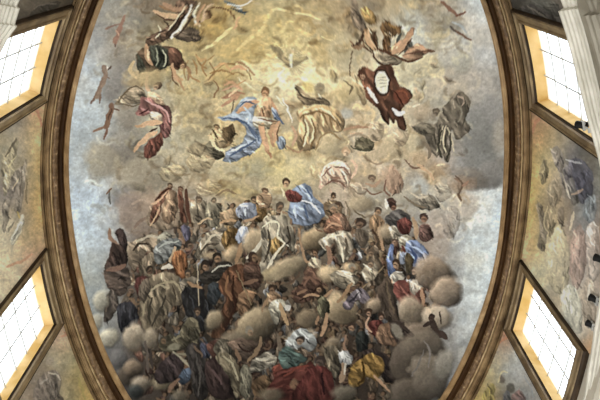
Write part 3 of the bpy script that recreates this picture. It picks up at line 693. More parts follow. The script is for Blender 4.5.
CROWD = """
d a08a70 65 .2 146,222 152,206 162,198 172,194 182,198 188,216 176,228 158,230
d 8a5a46 65 .26 152,208 158,196 167,188 173,187 168,196 162,206 158,220 150,222
d 9a7c60 75 .24 166,196 174,190 178,200 176,216 168,224 162,216
d 84523e 80 .26 178,190 182,192 184,206 187,220 182,224 179,208
s 1.6 d0ac86 168,190 160,200 152,204
s 1.4 c8a680 160,206 156,216 150,226
s 1.2 5a3626 156,200 164,192 172,188
h 5a4434 b89472 170 186 3 -90
h 6a4a38 a87e62 181 189 2.8 -90
s 1.6 c09a78 186,194 190,200 196,202
d 9a8c74 60 .24 190,206 198,200 208,204 206,220 194,224
h 6a5846 a88a6a 199 200 3.4 -90
d 8c846e 70 .22 206,206 214,202 222,208 220,224 208,226
h 6a5c48 a48a6c 214 201 3 -90
s 1.6 c8ac84 198,224 206,218 212,220
s 1.6 c09c74 222,222 230,219 238,220
d 9a8060 50 .24 220,214 232,208 238,212 236,224 222,224
d 8c6a3c 70 .26 254,208 262,203 267,212 262,222 255,220
d 9ca8c0 70 .2 237,209 243,203 254,204 257,212 254,218 246,221 238,217
s 1.4 d4d8e0 240,206 248,206
h 503c2e b08a68 254 200 3.6 -90
s 2 b89470 244,220 252,219 258,216
e d8c684 285 178 18 15 0 16 .5
d c09a74 30 .18 256,198 264,192 272,196 270,206 260,208
h 6a4c36 bc9470 265 191 3.6 -90
d 7e92b2 40 .24 292,190 302,184 311,188 313,196 322,204 325,214 318,222 306,226 294,223 288,214 290,204
s 1.8 c4ccd8 300,200 312,204 320,214
s 1.6 b4c0d0 294,206 296,218
s 1.6 54688c 304,206 308,218
s 1.4 54688c 306,188 312,198
d 823a30 50 .22 285,194 290,190 302,196 299,202 290,202
h 4c3426 caa07a 286 183 4.8 -90
s 1.6 d4c4a0 282,188 284,196
h 4a3628 b08a68 333 196 3.6 -90
d 8c7254 50 .24 324,204 332,200 342,204 340,216 326,216
h 5a4434 b08a68 337 206 3.6 -90
h 5a3c34 a87a60 392 203 5 -110
s 2.4 d4ccbc 386,200 387,208
h 6a5a48 b08c6c 378 211 4.2 -90
s 1.2 7a6a50 351,204 356,212 366,218
c a69c86 360 204 14 9 0 .2
s 1.4 8c7a60 346,202 350,214 348,226
d 40302c 80 .2 116,233 120,228 124,232 128,242 127,254 122,250
s 3 a07c64 110,229 110,238 118,245 125,253
d 4c3830 70 .26 112,243 122,246 127,256 125,268 113,271 105,268 109,256
d 5a4a40 20 .26 104,270 116,266 127,268 131,282 126,293 117,296 109,291 105,280
s 3.4 8c6a58 107,270 116,269 125,265
d 4a4038 70 .24 107,294 116,292 118,306 108,322 104,318
s 1.6 7a6a58 108,296 107,312
d 2e3038 80 .22 117,306 126,302 134,304 139,318 132,328 122,333 118,320
d 98866e 50 .26 128,246 138,239 151,233 160,238 158,250 147,252 140,262 134,271 128,262
s 1.8 b8ac94 136,242 150,236 160,238
s 1.6 4a3c30 134,250 138,244 148,244
h 4a3a2e 94745a 146 262 4 -90
d 847660 70 .26 140,262 150,252 156,258 152,276 140,278
h 4a3a30 7c5e48 138 279 4 -90
h 6c6258 8a6c56 131 290 4.4 -90
d 603430 70 .26 135,280 144,276 149,280 146,296 138,298
d 8a8878 30 .22 158,236 166,232 172,236 168,246 158,248
h 5c4c3c b08c6c 184 226 3.6 -60
d 6c6a86 70 .2 181,227 187,226 191,235 185,241
d 7a8080 35 .26 154,248 164,240 176,238 181,246 173,252 166,262 156,264
s 1.6 a8aca4 158,248 168,242 178,242
s 2.6 c0a480 175,248 172,256 170,262
s 3 c8beac 162,268 168,266 175,268
d 9a6038 75 .26 172,256 180,250 187,256 188,270 184,278 176,276
s 1.4 bc8454 178,256 180,272
h 443a30 8c7058 189 245 4.6 -130
s 3 6a4434 190,222 187,206 186,190
d 9c8f78 60 .28 197,248 202,238 212,230 222,230 227,240 225,250 210,249 203,258 196,257
s 1.6 c0b49a 204,246 212,236 222,234
s 1.4 5c5042 200,254 208,244 218,244
d 8a6a3a 60 .28 221,238 230,228 240,230 239,240 231,251 223,247
s 2.2 c09a70 221,223 228,220 236,221
s 1.6 5c4424 226,246 232,236
c b0a084 232 254 11 8 -30 .3
d a2aec6 75 .2 237,232 241,226 248,228 249,240 243,245 236,241
s 3 a8845f 241,243 239,254 236,264
c a89a80 212 256 9 5 0 .2
h 2e2620 a8805f 206 266 5 -110
h 2e2620 a8805f 217 258 5.2 -100
d 37342f 10 .24 200,274 212,270 222,262 232,264 227,276 214,283 203,284
s 1.6 b0ac9c 212,272 222,266 232,266
c a89c84 256 244 12 14 0 .24
s 3.2 c4bca6 246,258 256,250 262,240
h 4a3428 9a7656 254 257 5.4 -140
d 5e3e30 70 .26 231,282 240,268 249,262 258,264 263,278 258,286 244,288
d 938a76 70 .3 262,226 268,217 282,215 290,221 295,236 294,251 287,246 284,252 277,262 267,272 259,275 262,256 261,240
d 90703c 60 .22 270,242 278,236 284,246 280,254 271,254
s 1.8 d2caae 262,228 270,222 278,224 278,236 288,246
s 2.4 ccc4ac 284,244 276,254 268,268
s 1.6 54483a 268,230 270,244 264,262
s 1.6 4a4034 288,226 290,240 286,244
h 6a5c4c a88464 280 207 4.6 -90
s 1.6 b8ac90 282,212 280,218
c b6aa90 286 266 22 8 -24 .32
c a49878 272 274 12 6 -20 .25
c 94866c 312 240 13 11 0 .3
c a4967c 318 234 9 7 0 .25
h 4a382a a8805f 315 253 3.8 -90
d a4947a 40 .22 308,262 314,258 322,262 320,268 310,268
d 6a4c3c 30 .24 304,272 314,268 322,274 322,282 308,280
s 1.8 b08c68 309,262 304,258 298,228
s 1.6 8c6a50 322,232 316,228
d a07055 40 .22 323,231 329,217 338,213 347,220 342,231 331,234
h 8a7c68 b88e6c 333 208 4.8 -90
s 1.6 c89c78 326,228 332,224 340,226
d 6c5444 70 .2 340,214 348,220 352,230 344,230
d b2a68e 55 .28 318,241 328,234 341,230 353,236 353,250 345,264 338,257 334,243 326,251 321,245
s 2 d4cab0 322,240 332,236 344,234
s 1.8 d0c6ac 338,238 342,250 344,262
s 1.6 6a5c4a 334,240 338,254
s 1.6 6a5c4a 346,238 348,254
s 4 a07a60 328,247 330,256 329,264
s 1.8 a8845f 328,266 324,270
c aca084 332 273 12 8 0 .3
c a89a80 350 268 9 7 0 .3
h 44342a 8a6a50 360 224 6 -60
d 6a5c4c 70 .2 356,230 364,230 368,240 362,246 356,240
h 5c4c3c b8906a 378 211 4.2 -90
d a8845f 75 .2 370,219 378,215 385,222 383,231 385,244 379,250 375,234 369,228
s 2.4 bc9670 379,228 381,242 384,250
s 1.6 5c4432 372,230 378,236
c a59a86 388 232 9 8 0 .2
d 5a5654 30 .24 385,217 394,210 402,211 410,216 408,224 396,228 388,224
d 7a3c34 60 .26 397,222 405,217 412,223 409,234 401,233
d c0b59c 60 .2 389,228 396,226 400,236 394,242
h 3c2c26 9a7058 393 206 4.4 -120
s 3.4 b89672 413,218 416,228 416,238
h 4c342a a8785c 424 218 4.4 -90
d 6a4a42 50 .24 420,226 428,225 433,236 426,242 419,237
d c8bea4 40 .2 399,240 405,235 412,239 409,247 402,249
d 7288b6 50 .26 407,241 417,241 426,249 430,258 423,266 414,273 413,259 406,251
s 1.6 a8b8d4 412,246 422,252 426,260
s 1.6 44588a 410,248 416,258 415,268
d 9aa8c0 70 .2 400,254 406,252 407,262 401,264
d 667cae 75 .26 389,248 394,242 393,256 395,268 399,279 390,279 387,264
h 6a503c b88c68 394 242 3.4 -90
d 6a5a3c 75 .22 406,255 412,256 412,270 406,273
s 1.6 7a3c34 402,246 405,252
h 4c3a2c c8a07c 396 264 4.6 -80
d ccc2ac 40 .18 390,276 398,271 404,277 400,284 393,283
d 7a4038 55 .3 394,284 404,280 412,288 418,302 411,306 400,304 396,296
s 1.6 a8685a 400,286 408,296
s 2.4 c8a07c 392,280 390,290
h 5c4636 bc9470 414 271 4 -80
d c4b8a4 60 .2 410,282 418,280 423,290 416,296 410,290
d 7c4a40 70 .24 416,294 424,290 424,308 418,306
s 3 b88e6c 421,290 423,300 422,310
d 70614f 70 .26 366,270 371,252 378,256 384,272 380,285 370,283
h 6a5a48 9c7c60 371 253 4 -90
s 1.2 9c8460 360,290 372,278 384,266
s 1.4 48382c 370,262 374,276
c 877b6e 434 274 18 16 0 .34
c 8f8376 446 294 16 16 0 .36
c 91887a 412 312 13 19 -32 .34
c 9c9488 438 318 17 15 0 .3
c 7c7268 420 334 16 12 0 .3
s 4 4c3c34 431,316 434,326 440,336
s 4.4 54423a 440,332 446,338
s 3 4a3a32 424,326 432,322
h 4c3c34 6c5244 432 317 3 -60
s 1.2 4a3a30 440,312 441,324
c a4a8a0 100 302 8 11 0 .22
c 9a9e98 96 322 8 9 0 .2
c a6a89e 109 338 11 11 0 .24
d 857860 70 .3 147,281 158,273 170,272 178,278 183,290 184,304 173,306 166,318 154,331 145,330 139,316 141,296
s 2 aea080 148,292 158,286 168,288
s 1.8 a89a78 160,284 174,282 182,294
s 1.8 4c4438 152,298 149,312 150,324
s 1.8 4c4438 166,296 160,310 152,326
s 1.6 a09272 145,300 143,316
s 1.4 544838 172,286 176,300
h 3c3228 80624c 150 270 4 -90
d 6a5f50 60 .24 140,284 148,278 150,290 144,302 138,296
h 50443a a48464 188 274 4 -90
d 8c8270 40 .24 180,282 188,277 198,278 192,288 182,290
d 2c2d2f 70 .22 182,290 200,287 207,299 217,310 213,324 201,331 190,322 184,308
s 1.4 484a4e 190,296 196,312 204,322
s 1.2 4a4c50 206,300 210,316
d 3a4248 60 .2 208,286 216,282 222,290 216,304 208,300
s .9 b8a888 197,262 198,284 199,306
h 322a24 a07c5e 205 266 4.4 -90
s 2.4 a88460 188,282 196,286 202,288
d 6c452e 65 .3 221,277 231,266 242,264 246,276 242,288 246,298 240,308 230,320 222,336 211,336 221,314 226,298 219,290
s 1.8 9a6c48 228,276 226,290 232,300
s 1.8 44291c 234,276 232,292 236,306 226,324
d 5c4438 30 .26 244,268 256,264 262,276 258,288 248,286
s 3.4 8a6850 244,284 252,282 258,280
d 8c6a4c 40 .24 238,298 246,290 254,294 250,306 240,316
s .9 94805c 236,270 244,288 251,304
c 948a74 254 324 23 17 -34 .36
c 9a907a 214 320 9 12 40 .3
c 7c7466 236 340 16 8 0 .3
c a0967e 284 272 18 7 -24 .3
h 4c3a2c a07c5e 272 289 4.2 -90
d a88462 40 .22 267,294 275,291 282,298 280,306 271,304
d 9a9684 50 .26 269,304 280,299 289,307 282,313 277,324 272,320
s 3 b8966c 280,304 284,315 288,325
e b8b4ac 288 308 3.4 3.2
s 2 a08060 268,298 264,306 262,312
s 1.6 6a5442 286,284 294,280 300,272
d 66483a 40 .28 293,298 302,282 310,271 320,279 321,291 312,299 301,303
s 2 8c6650 304,286 310,278 316,284
s 2 9a7458 298,294 306,290
s 1.6 3c2820 300,300 312,294 318,286
c 7c7260 308 320 13 10 0 .3
c 9a8e76 342 312 19 14 20 .34
h 463224 b08c68 319 289 4.4 -60
s 2.2 b48e6a 318,296 310,295 303,297
s 2.2 b48e6a 323,298 328,294 332,290
d 5c5a44 70 .26 318,300 325,297 330,309 325,318 318,313
s 3 b48e6a 327,314 325,325 321,335
s 2.4 a07c5c 318,316 316,324
c ac9e84 330 276 10 7 0 .3
d a2967e 40 .28 330,276 340,270 352,272 358,280 350,288 340,288
s 2.8 a8845f 352,283 346,292 338,302
h 98907e a88464 352 268 4 -100
s 2 c8bea6 336,274 346,276 354,282
d 6e6672 50 .26 343,305 351,293 360,288 370,296 365,304 356,300 350,310
s 1.6 b0a8ac 356,290 360,298
s 1.6 3c3840 350,302 358,294
d b0a288 50 .26 362,270 372,262 378,268 374,280 364,280
h 6a5c4c a88868 370 264 4 -90
d 54463a 75 .24 374,302 380,285 388,276 394,290 399,320 392,323 382,317
s 1.4 78664e 386,282 390,300 394,314
c 968a7a 374 306 9 9 0 .3
h 503a2c b88e70 369 313 4.4 -90
h 503a2c b48a6e 381 317 4.2 -90
d 7a3a34 60 .28 370,322 380,320 384,328 376,336 368,330
d 8a6a50 60 .26 378,328 390,324 400,338 394,346 378,342
s 2 c09a7c 368,318 366,326 372,332
d 463a34 40 .22 389,323 398,320 410,331 419,341 404,347 394,339
e 8c8474 397 331 5 9 -30 2 .9
h 4a382c b08664 352 327 4.6 -90
d 2d3432 70 .24 356,336 363,331 369,338 367,350 357,351
s 2 9c7a60 346,336 344,346 348,352
c 7a7264 334 344 9 9 0 .3
c b4afa0 304 338 17 9 -12 .24
c 9a9488 134 338 12 17 0 .3
c 8a8478 151 340 8 11 0 .3
c 6c7078 118 358 9 11 0 .22
c 60584f 126 376 10 10 0 .2
c 807466 133 368 10 9 0 .34
c 8a847a 141 386 9 9 0 .34
c 88826f 163 383 10 8 -30 .34
c 6c685e 180 396 9 6 0 .3
c 3c454a 135 393 7 7 0 .3
s 2 6a5e54 145,342 147,356 148,372
s 2.4 4c423c 150,350 152,368
d 605a46 30 .3 160,341 171,334 180,337 190,326 198,330 198,341 186,348 172,352 161,350
s 2 8a8266 172,340 184,334 194,330
e 8a846c 174 347 7 3.4 -10 1.5
h 5a5040 8a6c50 164 340 4 -90
d 7a745c 40 .26 184,328 192,322 198,328 194,338 186,336
h 4a3a2e 9a785a 197 312 4.2 -90
d 6c644e 60 .26 180,334 188,318 197,320 200,334 190,342
d 423638 60 .26 154,374 165,359 176,355 184,366 177,380 160,384
s 2 9c947c 173,352 182,359 190,366 194,376
s 1.8 8c846c 176,354 188,355 194,362
d 4c5e76 60 .22 178,379 184,369 191,368 191,378 183,385
s 3 8a6a54 179,380 172,386 169,392
d 3c3836 75 .26 186,348 198,344 206,360 208,396 196,398 192,376
s 1.6 5c5650 196,356 200,376 198,396
s 2 7c6450 194,346 202,356
d 4a5066 60 .2 200,344 210,344 212,354 204,358
d 40302f 70 .26 206,362 218,358 230,374 236,396 214,398 206,380
s 2 6a5250 212,370 222,384
d 6a4438 30 .2 206,346 216,340 222,348 214,358
d 6e6756 60 .28 214,346 222,338 232,344 230,354 218,356
d 84795f 60 .28 216,357 224,352 234,358 241,372 241,392 235,397 230,380 222,368
s 1.8 a89e80 222,356 232,364 238,380
d 6a5648 20 .24 228,343 240,338 256,342 263,350 258,360 244,364 235,352
h 8c8474 a08264 250 331 5 -110
s 3 917658 261,338 258,350 248,361
s 3 8a6c52 236,350 240,360
s 1.4 402e26 238,344 246,352 256,348
d 8e8878 20 .28 252,362 260,355 270,352 277,358 273,366 261,371 250,372
s 1.8 b0aa98 256,360 268,358
d 7e7a66 75 .26 242,366 250,368 252,386 246,398 240,390
d 6a5238 50 .26 252,384 262,376 272,380 270,394 256,396
d 8a4436 -30 .26 272,371 280,362 290,358 287,370 277,377
d 9aa1a2 40 .16 285,343 294,332 304,328 312,334 318,343 310,352 303,347 295,350
h 3a2c24 a07c60 300 341 4.8 -90
d 46605c 20 .26 279,352 288,346 296,352 307,358 300,364 288,372 280,364
s 3 7a6a58 278,334 279,342 281,350
d 5c2a24 -20 .3 276,374 288,368 302,366 312,362 317,380 318,402 268,402
s 2 8a4436 284,376 298,368 308,366
s 1.8 38181a 290,380 302,384 308,396
e 8c6c50 294 384 4 5 0 2 .8
c 6e685a 272 396 13 7 0 .3
c 726858 330 350 9 8 0 .3
d 7c725e 70 .26 324,350 334,346 340,354 338,376 330,374
h 463830 6c5648 320 362 6 -90
d 5e2b27 70 .28 308,370 320,366 330,372 335,386 331,402 290,404 297,386
s 2 7c3c34 312,376 308,392
s 2 34181a 322,374 324,394
d c2c6c6 50 .16 338,354 346,350 353,357 350,364 342,364
s 4 a08468 343,364 343,374 340,382
s 2 b8b0a0 346,364 344,374
d 362c28 50 .24 362,352 376,349 390,358 396,372 394,384 384,380 376,366
d 8e6c30 50 .3 350,370 360,359 372,353 382,359 384,370 376,380 366,377 362,385 349,387
s 2.4 b48c4a 356,368 366,366 370,374
s 2.4 b48c4a 374,358 380,364
s 1.8 4c3614 362,362 364,376 358,384
s 2.2 b08a68 374,376 380,382 386,388
s 1.4 b08a68 386,388 390,392
c 6a6860 345 393 15 9 0 .3
c 605952 410 366 20 24 0 .24
c 6a645c 426 348 20 18 0 .26
c 645e57 408 392 20 14 0 .24
c 706b64 430 380 18 22 0 .24
s 1.6 857e76 424,340 430,352 428,366
s 1.6 7a736c 412,376 420,362 424,350
c 8e8f8c 444 366 9 18 15 .2
"""
WALLS = """
d 8c8268 70 .28 2,160 10,146 18,140 16,156 8,172 2,176
d b0a684 60 .2 4,176 14,164 12,184 4,196
s 1.6 5c5244 6,156 12,146 16,140
s 1.2 c4b88c 8,168 16,156
d 7c746c 65 .2 2,212 10,182 16,170 24,166 16,188 6,214
d 8a8278 70 .2 14,206 22,170 27,160 24,190 20,212
s 1.4 6a6054 22,172 20,196
s 1.4 746850 27,178 26,196 28,204
s 1.2 c8b690 12,188 18,178
d b0b0a4 -60 .2 10,242 18,222 24,214 22,230 14,244
s 1.4 d0ccb8 12,238 20,222
s 2 c8ac58 18,212 20,218
s 1.2 6a6454 8,232 14,222
d 8c8274 70 .2 2,232 4,206 8,200 8,224
s 2 b87860 34,108 39,114 41,126
s 1.4 c88c70 31,112 36,116
s 2 b88060 32,254 20,262 6,266
e c89a7c 30 256 6 4 0 4 .5
d 746a64 60 .26 34,390 42,376 52,370 60,374 58,388 62,402 36,404
d 6c645c 70 .26 48,376 56,372 62,380 58,396 50,398
s 1.4 c0b8a4 48,373 56,374 61,380
s 1.4 a0988c 40,384 48,378
e 948478 50 361 4 4 0 2 .6
s 2 a89a58 78,378 82,390 86,400
s 2 c08868 62,336 70,334
s 1.6 b87c60 64,332 72,338
d 3c3a3a 50 .26 516,12 528,4 546,8 556,22 548,24 534,18
d 4a4c48 30 .24 530,0 556,2 560,16 548,14
s 1.4 7a7468 528,6 540,14 552,24
d 403c36 20 .22 30,14 44,4 62,2 52,10 36,18
s 1.4 70685c 34,8 46,4 56,4
d 4a4c60 70 .24 570,160 582,160 592,172 592,196 582,204 574,194 568,176
s 1.8 b0b4b8 566,160 574,162 582,164
d 5c5a62 60 .2 560,172 570,166 572,184 566,190
d 6a6862 70 .22 566,184 574,178 578,200 572,204
s 2.4 b89a80 572,194 578,192 582,190
s 1.4 c8c0b0 562,174 566,186 570,198
s 1.2 7a7264 556,160 562,174 566,194
d 948874 75 .18 548,186 556,178 562,192 556,206 550,204
d 847c74 78 .26 536,206 541,204 546,224 545,250 538,246 540,226
s 1.4 c4b890 548,206 544,222 548,236
d 6c6258 75 .22 558,210 563,208 564,224 559,226
d 9a8c70 75 .22 546,214 554,206 556,222 550,236 546,230
d b4ac8a 80 .08 552,236 560,224 566,236 570,260 566,290 552,290 546,262
s 1.4 7a7060 562,226 566,236
s 2 c8bca0 574,212 570,230
d 7c8890 75 .16 584,202 594,196 596,214 590,224 584,216
d a08478 80 .2 572,236 582,226 586,262 578,290 570,276
d a09890 75 .2 586,230 598,226 600,270 590,280
d a8aa9c 80 .16 560,300 570,284 580,300 582,330 572,330
d 948878 75 .2 582,290 592,280 596,320 586,326
s 1.6 c4c0b4 590,284 588,300
s 2.6 b87c62 540,118 535,122 532,134
s 1.6 c48c70 548,112 540,116
d 8c8688 75 .2 552,150 558,146 564,160 560,172 554,164
d 7c7460 75 .2 540,168 546,160 548,176 542,184
s 2 c0805c 498,344 506,338 512,338
s 1.6 b87858 504,336 510,332
e 5c5048 502 379 3 4 0 2 .9
e 4c4840 511 388 4 5 0 2 .9
d 6c4c48 60 .2 512,396 520,390 526,400 516,404
d 565c68 70 .2 504,396 508,390 512,402 504,404
d a89c50 70 .22 482,400 487,388 494,384 494,402
s 1.4 6a5e40 488,384 492,394
s 1.4 c8bc90 498,382 502,372 508,372
s 1.4 848c94 524,376 530,386 534,398
"""
def paint_canvas():
    global WOB
    WOB = np.clip(fbm(44, 50, 3)*.9, -2, 2)
    img = base_from(parse_grid(GRID), 17, 16)
    mur = base_from(parse_grid(MURAL), 7, 9)
    xs = np.arange(CW)/SC+PX0; ys = np.arange(CH)/SC+PY0
    X, Y = np.meshgrid(xs, ys)
    wall = (np.abs(X-286.5-(Y-200)*-.02) > 231*np.sqrt(np.clip(1-((Y-155)/330)**2, 0, 1)))
    gr = img.mean(-1, keepdims=True)
    cool = (img[..., 2:] > img[..., :1])
    img = gr*1.03+(img-gr)*np.where(cool, 1.25, .84)+np.where(cool, .02, 0)
    img = np.where(wall[..., None], mur, img)
    # loose scumbled brushwork of the plaster ground
    n1, n2 = fbm(30, 1, 5), fbm(9, 20, 4)
    img = img*(1+.022*n1+.012*n2)[..., None]
    hue = fbm(40, 33, 4)
    img = img*(1+hue[..., None]*np.array([.012, .0, -.016]))
    # streaky drifting vapour
    wx, wy = fbm(60, 61, 3)*9, fbm(60, 71, 3)*9
    st = np.clip(fbm(22, 81, 5), -2.2, 2.2)
    J, I = np.meshgrid(np.arange(CH), np.arange(CW), indexing='ij')
    st = st[np.clip((J+wy).astype(int), 0, CH-1), np.clip((I+wx).astype(int), 0, CW-1)]
    img = img*(1+.03*st)[..., None]
    crowd = np.clip((Y-225)/60, 0, 1)*np.clip((440-X)/30, 0, 1)*np.clip((X-120)/20, 0, 1)
    img = img*(1+crowd[..., None]*np.array([.02, -.05, -.12]))
    P = Painter(np.clip(img, 0, 1))
    h1, h2 = HEAVEN.split('#figures')
    P.veil = True; P.run(h1)
    # curling cloud edges and far, half-dissolved angels all over the upper sky
    r = np.random.default_rng(5)
    for k in range(1200):
        x = r.uniform(85, 495); y = r.uniform(-20, 235)
        if (x-286)**2/205**2+(y-140)**2/260**2 > 1: continue
        if x < 120 and r.uniform() < .75: continue
        if x > 470 and r.uniform() < .8: continue
        bc = P.im[int((y-PY0)*SC), int((x-PX0)*SC)]
        up = r.uniform() < .55
        c = np.clip(bc*(r.uniform(1.06, 1.19) if up else r.uniform(.77, .92))*(np.array([1, .99, .93]) if up else np.array([1.04, .98, .90])), 0, 1)
        a0 = r.uniform(0, 6.28); R = r.uniform(2, 9); sp = r.uniform(.8, 3.0)
        q = [(x+R*np.cos(a0+t*sp)*1.2, y+R*np.sin(a0+t*sp)) for t in (0, .33, .66, 1)]
        P.stroke(r.uniform(1.0, 4.0), c, q, soft=2.2, op=r.uniform(.3, .75))
    # far angels, half dissolved in the glow: each a warm torso, a limb or two, a wing and a dark head
    for k in range(75):
        x = r.uniform(130, 465); y = r.uniform(0, 215)
        if (x-286)**2/180**2+(y-150)**2/190**2 > 1: continue
        if abs(x-291) < 30 and y < 84: continue
        bc = P.im[int((y-PY0)*SC), int((x-PX0)*SC)]
        warm = np.array([[.98, .9, .80], [1.0, .88, .80], [.92, .9, .86], [.93, .86, .76], [1.04, 1.0, .9]])[r.integers(5)]
        L = r.uniform(4, 8); a = r.uniform(0, 6.28); ca, sa = np.cos(a), np.sin(a)
        c = np.clip(bc*warm*r.uniform(.72, 1.05), 0, 1)
        W = L*.55
        q = [(x+L*ca*u-W*sa*v*r.uniform(.6, 1.3), y+L*sa*u+W*ca*v*r.uniform(.6, 1.3)) for u, v in ((-1, 0), (-.5, .9), (.4, 1), (1, .2), (.5, -.9), (-.5, -.8))]
        P.poly(c, q, (np.degrees(a), .22), soft=2.6, op=.4)
    P.run(h2); P.run(DETAIL); P.fade = .5; P.run(VEILS); P.fade = 1.0; P.veil = False
    # the far small figures that fill the crowd
    r = np.random.default_rng(11)
    pal = ['8c7a64', '6e5c4a', '9a8870', '5c4638', '7c5444', 'a4947a', '4c4640', '6a6a66', '86704e', '5a3c34', '7a8088', '94806a']
    spots = [(x+r.uniform(-5, 5), y+r.uniform(-5, 5)) for y in np.arange(212, 404, 11.5) for x in np.arange(112, 440, 13)]
    for x, y in spots:
        if (x-283)**2/156**2+(y-292)**2/(88**2 if y < 292 else 200**2) > 1: continue
        if x > 392 and y > 335: continue
        bc = P.im[int((y-PY0)*SC), int((x-PX0)*SC)]
        lum = bc.mean()
        for part in range(2):
            c = .8*hx(pal[r.integers(len(pal))])*(.45+1.25*lum)+.2*bc
            c = np.clip(c*r.uniform(.75, 1.2), 0, 1)
            a = r.uniform(40, 140); L = r.uniform(4.5, 8); W = r.uniform(3, 5)
            xc, yc = x+r.uniform(-3, 3), y+part*6
            ca, sa = np.cos(np.radians(a)), np.sin(np.radians(a))
            q = [(xc+L*ca*u-W*sa*v*r.uniform(.7, 1.3), yc+L*sa*u+W*ca*v*r.uniform(.7, 1.3)) for u, v in ((-1, 0), (-.5, .9), (.4, 1), (1, .2), (.5, -.9), (-.5, -.8))]
            P.poly(c, q, (a+r.uniform(-20, 20), .28))
        sk = hx('b08a68')*(.5+.75*lum)
        t0 = r.uniform(0, 6.28)
        P.stroke(r.uniform(1.6, 2.4), np.clip(sk, 0, 1), [(x, y-2), (x+4*np.cos(t0), y-1+4*np.sin(t0)), (x+8*np.cos(t0+.5), y-1+8*np.sin(t0+.5))], op=.8)
        P.ell(sk*.45, x+.7, y-6.5, 2.7, 2.5, soft=1.3, op=.85); P.ell(np.clip(sk*1.02, 0, 1), x-.2, y-6, 1.8, 2.1, soft=1.3, op=.85)
    P.tint = np.array([1.0, .95, .88]); P.run(CROWD); P.tint = 1.0; P.fade = .62; P.run(WALLS)
    img = P.im
    # brush drag: small warps so that no edge is mechanical, then fine tonal grain
    wx = smooth_noise(CW, CH, 9, 91)*1.0+smooth_noise(CW, CH, 4, 92)*.2
    wy = smooth_noise(CW, CH, 9, 93)*1.0+smooth_noise(CW, CH, 4, 94)*.2
    img = img[np.clip((J+wy).round().astype(int), 0, CH-1), np.clip((I+wx).round().astype(int), 0, CW-1)]
    g = smooth_noise(CW, CH, 2.2, 95)*.6+smooth_noise(CW, CH, 4.5, 96)*.7
    img = img*(1+.03*g[..., None])
    light = 1+.10*np.exp(-((X-285)/190)**2-((Y-90)/120)**2)
    img = img*light[..., None]
    glow = np.exp(-((X-272)/95)**2-((Y-40)/60)**2)
    img = img*(1+glow[..., None]*np.array([.05, .03, -.05]))
    gr = img.mean(-1, keepdims=True)
    img = gr+(img-gr)*.77
    img = img*(1+.55*(img.mean(-1, keepdims=True)-.52))
    # crisp the brush edges a little
    def blur(a, k):
        for ax in (0, 1):
            a = sum(np.roll(a, o, ax) for o in range(-k, k+1))/(2*k+1)
        return a
    img = img+.45*(img-blur(img, 2))+.18*(img-blur(img, 9))
    return np.clip(img, 0.01, 1)
# ---------------------------------------------------------------- the oval plan of the church
H = 18.0+1.6                                     # spring line of the painted vault
IN_C, IN_A, IN_B = (0.077, 8.223), 6.477, 10.713       # oval opening of the vault (half axes)
OUT_C, OUT_A, OUT_B = (0.056, 8.748), 7.309, 11.919    # drum wall
IN_TAB = [(-180, .995), (-143, .9864), (-131, .995), (-116, 1.0105), (-107, 1.009), (-98, 1.003), (-77, .9965), (-59, .9975), (-39, .9955), (0, 1.0), (41, 1.005), (61, .998), (80, 1.005), (101, .9905), (110, .9925), (119, .9975), (133, 1.006), (144, 1.001), (180, .995)]
OUT_TAB = [(-180, .995), (-141, .986), (-116, 1.008), (-101, 1.002), (-88, 1.004), (-66, .997), (-47, .998), (0, 1.0), (49, 1.004), (68, .999), (91, .992), (104, .9945), (119, 1.004), (142, 1.007), (180, .995)]

def tab(t, th):
    a = np.array(t)
    # smoothed interpolation of the slight irregularity of the oval
    s = 0
    for o, w in ((-9, .2), (-4.5, .2), (0, .2), (4.5, .2), (9, .2)):
        s = s+w*np.interp((np.asarray(th)+o+180) % 360-180, a[:, 0], a[:, 1])
    return s

def oval(th, which):
    th = np.asarray(th, float); r = np.radians(th)
    c, A, B, T = (IN_C, IN_A, IN_B, IN_TAB) if which == 'in' else (OUT_C, OUT_A, OUT_B, OUT_TAB)
    R = tab(T, th)/np.sqrt((np.sin(r)/A)**2+(np.cos(r)/B)**2)
    return np.stack([c[0]+R*np.sin(r), c[1]+R*np.cos(r)], -1)

def wall_pt(th, off, z):
    """point on the drum wall at plan angle th, off metres outward of its face, height z"""
    th = np.asarray(th, float)
    p = oval(th, 'out'); d = oval(th+.5, 'out')-oval(th-.5, 'out')
    n = np.stack([-d[..., 1], d[..., 0]], -1); n /= np.linalg.norm(n, axis=-1, keepdims=True)
    cdir = p-np.array(OUT_C)
    n *= np.sign((n*cdir).sum(-1, keepdims=True))
    q = p+n*np.asarray(off, float)[..., None] if np.ndim(off) else p+n*off
    return np.concatenate([q, np.broadcast_to(np.asarray(z, float)[..., None] if np.ndim(z) else np.array([z]), q.shape[:-1]+(1,))], -1)

def sketch_xy(P):
    """where a point of plaster falls on the painter's cartoon (drawn for a viewer standing below)"""
    v = (np.asarray(P)-EYE) @ ROT
    return 300+F_PX*v[..., 0]/-v[..., 2], 200-F_PX*v[..., 1]/-v[..., 2]

# ---------------------------------------------------------------- helpers
def tag(o, label=None, cat=None, group=None, kind=None):
    if label: o['label'] = label
    if cat: o['category'] = cat
    if group: o['group'] = group
    if kind: o['kind'] = kind
    return o

def link(name, me, mat=None, parent=None, smooth=False):
    o = bpy.data.objects.new(name, me); COL.objects.link(o)
    if mat: me.materials.append(mat)
    if parent: 
        o.parent = parent
        o.matrix_parent_inverse = parent.matrix_world.inverted()
    if smooth:
        me.polygons.foreach_set('use_smooth', [True]*len(me.polygons))
    return o

def empty(name, loc=(0, 0, 0)):
    o = bpy.data.objects.new(name, None); COL.objects.link(o)
    o.location = loc
    bpy.context.view_layer.update()
    return o

def mesh_from(name, verts, faces):
    me = bpy.data.meshes.new(name)
    me.from_pydata([tuple(map(float, v)) for v in verts], [], faces)
    me.update()
    return me

